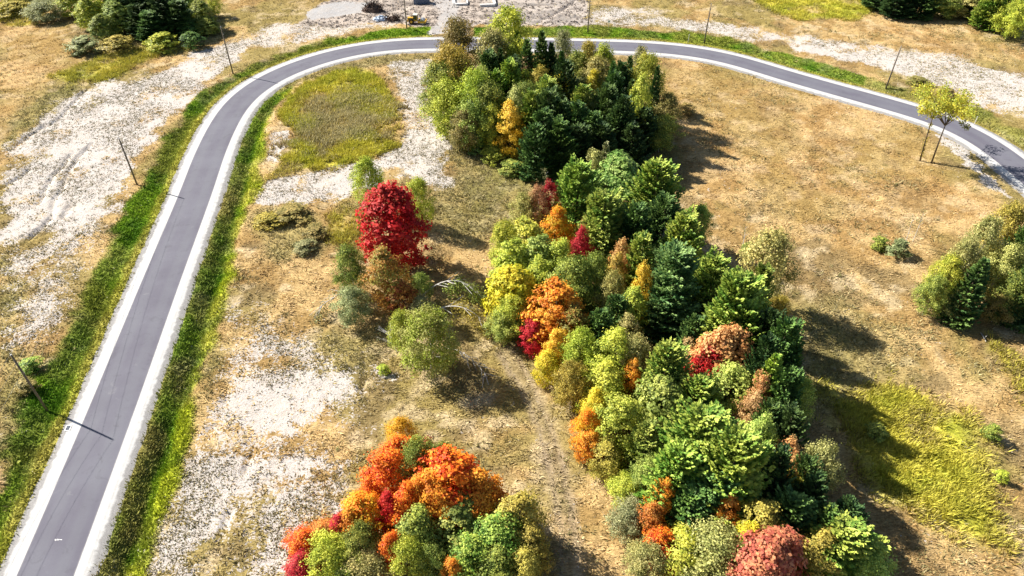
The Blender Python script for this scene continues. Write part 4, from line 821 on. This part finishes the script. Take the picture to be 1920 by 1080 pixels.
# ------------------------------------------------------------------ yellow soil roller
def wheel(parent, x, y, r, w):
    W = MB(); W.tube([(x, y - w / 2, r), (x, y - w * .42, r), (x, y + w * .42, r), (x, y + w / 2, r)], [r * .9, r, r, r * .9], 20)
    for k in range(18):
        a = k / 18 * 6.283; W.box((x + math.cos(a) * r, y, r + math.sin(a) * r), (.09, w * .8, .09), 0, 1, -a)
    o = W.build('wheel', M_BLK, parent); q = MB(); s = -1 if y < 0 else 1; q.tube([(x, y + s * w * .3, r), (x, y + s * w * .54, r)], [r * .55, r * .5], 14); q.build('rim', M_YEL, o)
def roller():
    b = at(782, 44); root = empty('road_roller', (b.x, b.y, gz(b.x, b.y)), math.radians(-4))
    for s in (-1, 1): wheel(root, -1.55, s * .82, .80, .58)
    d = MB(); d.tube([(1.75, -1.05, .78), (1.75, 1.05, .78)], .78, 28); d.build('drum', M_STEEL, root, False)
    f = MB()
    for s in (-1, 1): f.box((1.75, s * 1.2, .80), (2.3, .16, .55))
    f.box((2.85, 0, .80), (.22, 2.5, .50)); f.box((.65, 0, .85), (.28, 2.5, .62)); f.build('drum_frame', M_YEL, root)
    h = MB(); h.box((-1.75, 0, 1.35), (2.3, 1.25, .95), 0, .88); h.box((-2.75, 0, .95), (.3, 1.5, .7)); eng = h.build('engine_hood', M_YEL, root)
    g = MB()
    for k in range(5): g.box((-2.3 + k * .25, -.63, 1.35), (.12, .06, .5))
    g.build('grille', M_BLK, eng); ex = MB(); ex.tube([(-1.7, .3, 1.8), (-1.7, .3, 2.4)], .06, 8); ex.build('exhaust', M_BLK, eng)
    c = MB(); c.box((-.35, 0, 1.15), (1.3, 1.6, .45)); c.build('platform', M_YEL, root)
    w = MB(); w.box((-.35, 0, 2.0), (1.15, 1.35, 1.25), 0, .94); cab = w.build('cab', M_GLASS, root)
    p = MB()
    for sx in (-.95, .25):
        for sy in (-.7, .7): p.box((sx, sy, 2.0), (.10, .10, 1.35))
    p.build('pillars', M_YEL, cab); r = MB(); r.box((-.35, 0, 2.74), (1.5, 1.65, .14), 0, .92); r.build('roof', M_CREAM, root)
    l = MB(); l.box((.45, -.6, 1.45), (.12, .2, .16)); l.build('headlight', M_WHITE, root); l = MB(); l.box((.45, .6, 1.45), (.12, .2, .16)); l.build('headlight', M_WHITE, root)
    st = MB(); st.box((-.35, -.95, .8), (.5, .3, .06)); st.box((-.35, -.95, .5), (.5, .3, .06)); st.build('step', M_BLK, root)
    tag(root, 'yellow road roller with cab and steel drum parked in the construction yard', 'road roller')
roller()

# ------------------------------------------------------------------ piles and foundation in the yard
def heap(px, py, w, h, label, mat, n, rmin, rmax, name, cat, part, boxes=False, seed=1):
    b = at(px, py); root = empty(name, (b.x, b.y, gz(b.x, b.y))); rng = random.Random(seed); mound = MB(); N = 14; vs = [(0, 0, h * .75)]; fs = []
    for ring in range(1, 4):
        for k in range(N):
            a = k / N * 6.283; r = w / 2 * ring / 3 * rng.uniform(.8, 1.15); vs.append((math.cos(a) * r, math.sin(a) * r * .7, h * .75 * (1 - (ring / 3) ** 1.5) * rng.uniform(.7, 1.2) - (.2 if ring == 3 else 0)))
    for k in range(N):
        fs.append((0, 1 + k, 1 + (k + 1) % N))
        for ring in range(2): a = 1 + ring * N; fs.append((a + k, a + N + k, a + N + (k + 1) % N, a + (k + 1) % N))
    mound.add(vs, fs).build('core', mat, root)
    for i in range(n):
        q = MB(); r = math.sqrt(rng.random()) * w * .48; a = rng.uniform(0, 6.28); p = Vector((math.cos(a) * r, math.sin(a) * r * .7, h * .7 * (1 - (2 * r / w) ** 1.5) + .1))
        if boxes:
            s = rng.uniform(rmin, rmax); q.box(p, (s * 1.3, s, s * .6), rng.uniform(0, 3), .8, rng.uniform(-.4, .4))
        else:
            L = rng.uniform(.8, 2.2); d = Vector((rng.uniform(-1, 1), rng.uniform(-1, 1), rng.uniform(.0, 1.1))).normalized(); q.tube([p, p + d * L * .5 + Vector((0, 0, .1)), p + d * L], [rng.uniform(rmin, rmax), rmin, .03], 5)
            for m in range(3): d2 = (d + Vector((rng.uniform(-1, 1), rng.uniform(-1, 1), rng.uniform(-.5, 1)))).normalized(); q.tube([p + d * L * .5, p + d * L * .5 + d2 * .8], [.06, .02], 4)
        q.build(part, mat, root)
    tag(root, label, cat)
heap(700, 20, 7.5, 3.4, 'tall dark heap of uprooted stumps behind the blue rubble', M_ROOT, 46, .10, .28, 'stump_heap', 'pile', 'root', False, 2)
heap(714, 37, 4.4, 1.5, 'small pile of blue and white rubble in front of the stump heap', M_BAG, 26, .4, .9, 'rubble_pile', 'pile', 'chunk', True, 3)
heap(737, 38, 5.0, 1.7, 'low brown brush pile left of the pole and roller', M_ROOT, 36, .06, .16, 'brush_pile', 'pile', 'root', False, 4)
heap(853, 13, 2.2, .6, 'small grey stone heap by the foundation corner', M_STONE, 10, .3, .6, 'stone_heap', 'pile', 'stone', True, 5)
def foundation():
    b = at(900, 8); root = empty('house_foundation', (b.x, b.y, gz(b.x, b.y)))
    def wall(p, q, t=.35, h=.75):
        a, c = at(*p) - b, at(*q) - b; m = (a + c) / 2; L = (c - a).length; w = MB(); w.box((m.x, m.y, h / 2 - .1), (L, t, h), math.atan2(c.y - a.y, c.x - a.x)); w.build('wall', M_CONC, root)
    wall((853, 9.5), (876, 8.5), .8); wall((852, 9), (848, -14), .8); wall((900, 11), (928, 10), .8); wall((928, 9.5), (922, -14), .8); wall((848, -15), (922, -15)); wall((876, 9), (876, 2), .5)
    tag(root, 'white concrete foundation walls of a new house at the top edge', 'foundation')
foundation()
def shed():
    b = at(800, 8); root = empty('storage_container', (b.x, b.y, gz(b.x, b.y)), .12); w = MB(); w.box((-1.6, 1.0, .9), (5.2, 2.2, 1.8)); body = w.build('body', M_BLUE, root)
    for k in range(11):
        r = MB(); r.box((-4.0 + k * .48, -.13, .9), (.16, .06, 1.6)); r.build('rib', M_BLUE, body)
    r = MB(); r.box((-1.6, 1.0, 1.86), (5.3, 2.3, .10)); r.build('roof', M_STEEL, root); d = MB(); d.box((1.06, 1.0, .9), (.08, 2.1, 1.7)); d.build('door', M_WHITE, root)
    tag(root, 'low dark blue storage container with white end at the top edge', 'container')
shed()
def stake(px, py, h, label, board=False):
    b = at(px, py); root = empty('survey_stake', (b.x, b.y, gz(b.x, b.y))); m = MB(); m.box((0, 0, h / 2 - .1), (.10, .06, h)); m.build('post', M_WHITE, root)
    if board: q = MB(); q.box((0, -.06, h - .35), (.7, .05, .7)); q.build('board', M_WHITE, root)
    else: q = MB(); q.box((0, 0, h - .02), (.16, .12, .16), 0, .5); q.build('cap', M_WHITE, root)
    tag(root, label, 'stake')
stake(1141, 51, 2.2, 'white board on a short post above the far green verge', True); stake(1290, 79, 2.4, 'thin white stake on the far verge left of the pole with side arm')
stake(1827, 232, 2.0, 'thin pale stake on the verge right of the leaning twin tree')
def log(px, py, qx, qy, r, label):
    a, c = at(px, py), at(qx, qy); a.z = gz(a.x, a.y) + r; c.z = gz(c.x, c.y) + r; root = empty('fallen_log', a); d = c - a; m = MB(); m.tube([Vector((0, 0, 0)), d * .5 + Vector((0, 0, .1)), d], [r, r * .9, r * .6], 7); m.build('stem', M_BIRCH, root, True)
    q = MB(); q.tube([d * .6, d * .6 + Vector((.5, .3, .5))], [.05, .02], 5); q.build('branch', M_BIRCH, root); tag(root, label, 'log')
log(1838, 625, 1848, 644, .10, 'short pale log lying below the right edge clump'); log(1684, 8, 1694, 14, .12, 'white fallen log at the foot of the top right wood')
# drain grate on the shoulder and survey paint on the asphalt
def drain():
    b = at(128, 803); root = empty('drain_grate', (b.x, b.y, .034), math.atan2(NR[60, 1], NR[60, 0])); f = MB()
    for s in (-1, 1): f.box((s * .33, 0, .02), (.08, 1.0, .05)); f.box((0, s * .46, .021), (.6, .08, .05))
    f.build('frame', M_STEEL, root); w = MB(); w.box((0, 0, .0), (.6, .86, .02)); w.build('well', M_BLK, root)
    for k in range(6): q = MB(); q.box((0, -.36 + k * .144, .022), (.6, .05, .03)); q.build('bar', M_BLUE, root)
    tag(root, 'small dark drain grate set in the left gravel shoulder', 'drain')
drain()
pm = MB(); c0 = at(108, 1012, .09)
for (x, y), (x2, y2) in zip([(-.35, .1), (-.2, -.15), (-.05, .12), (.1, -.12), (.2, .02)], [(-.2, -.15), (-.05, .12), (.1, -.12), (.12, .1), (.55, .0)]):
    L = math.hypot(x2 - x, y2 - y); pm.box(((x + x2) / 2, (y + y2) / 2, 0), (L, .07, .006), math.atan2(y2 - y, x2 - x))
o = pm.build('paint_mark', M_WHITE); o.location = (c0.x, c0.y, .094); tag(o, 'white scribbled survey paint mark on the near asphalt', 'paint mark')
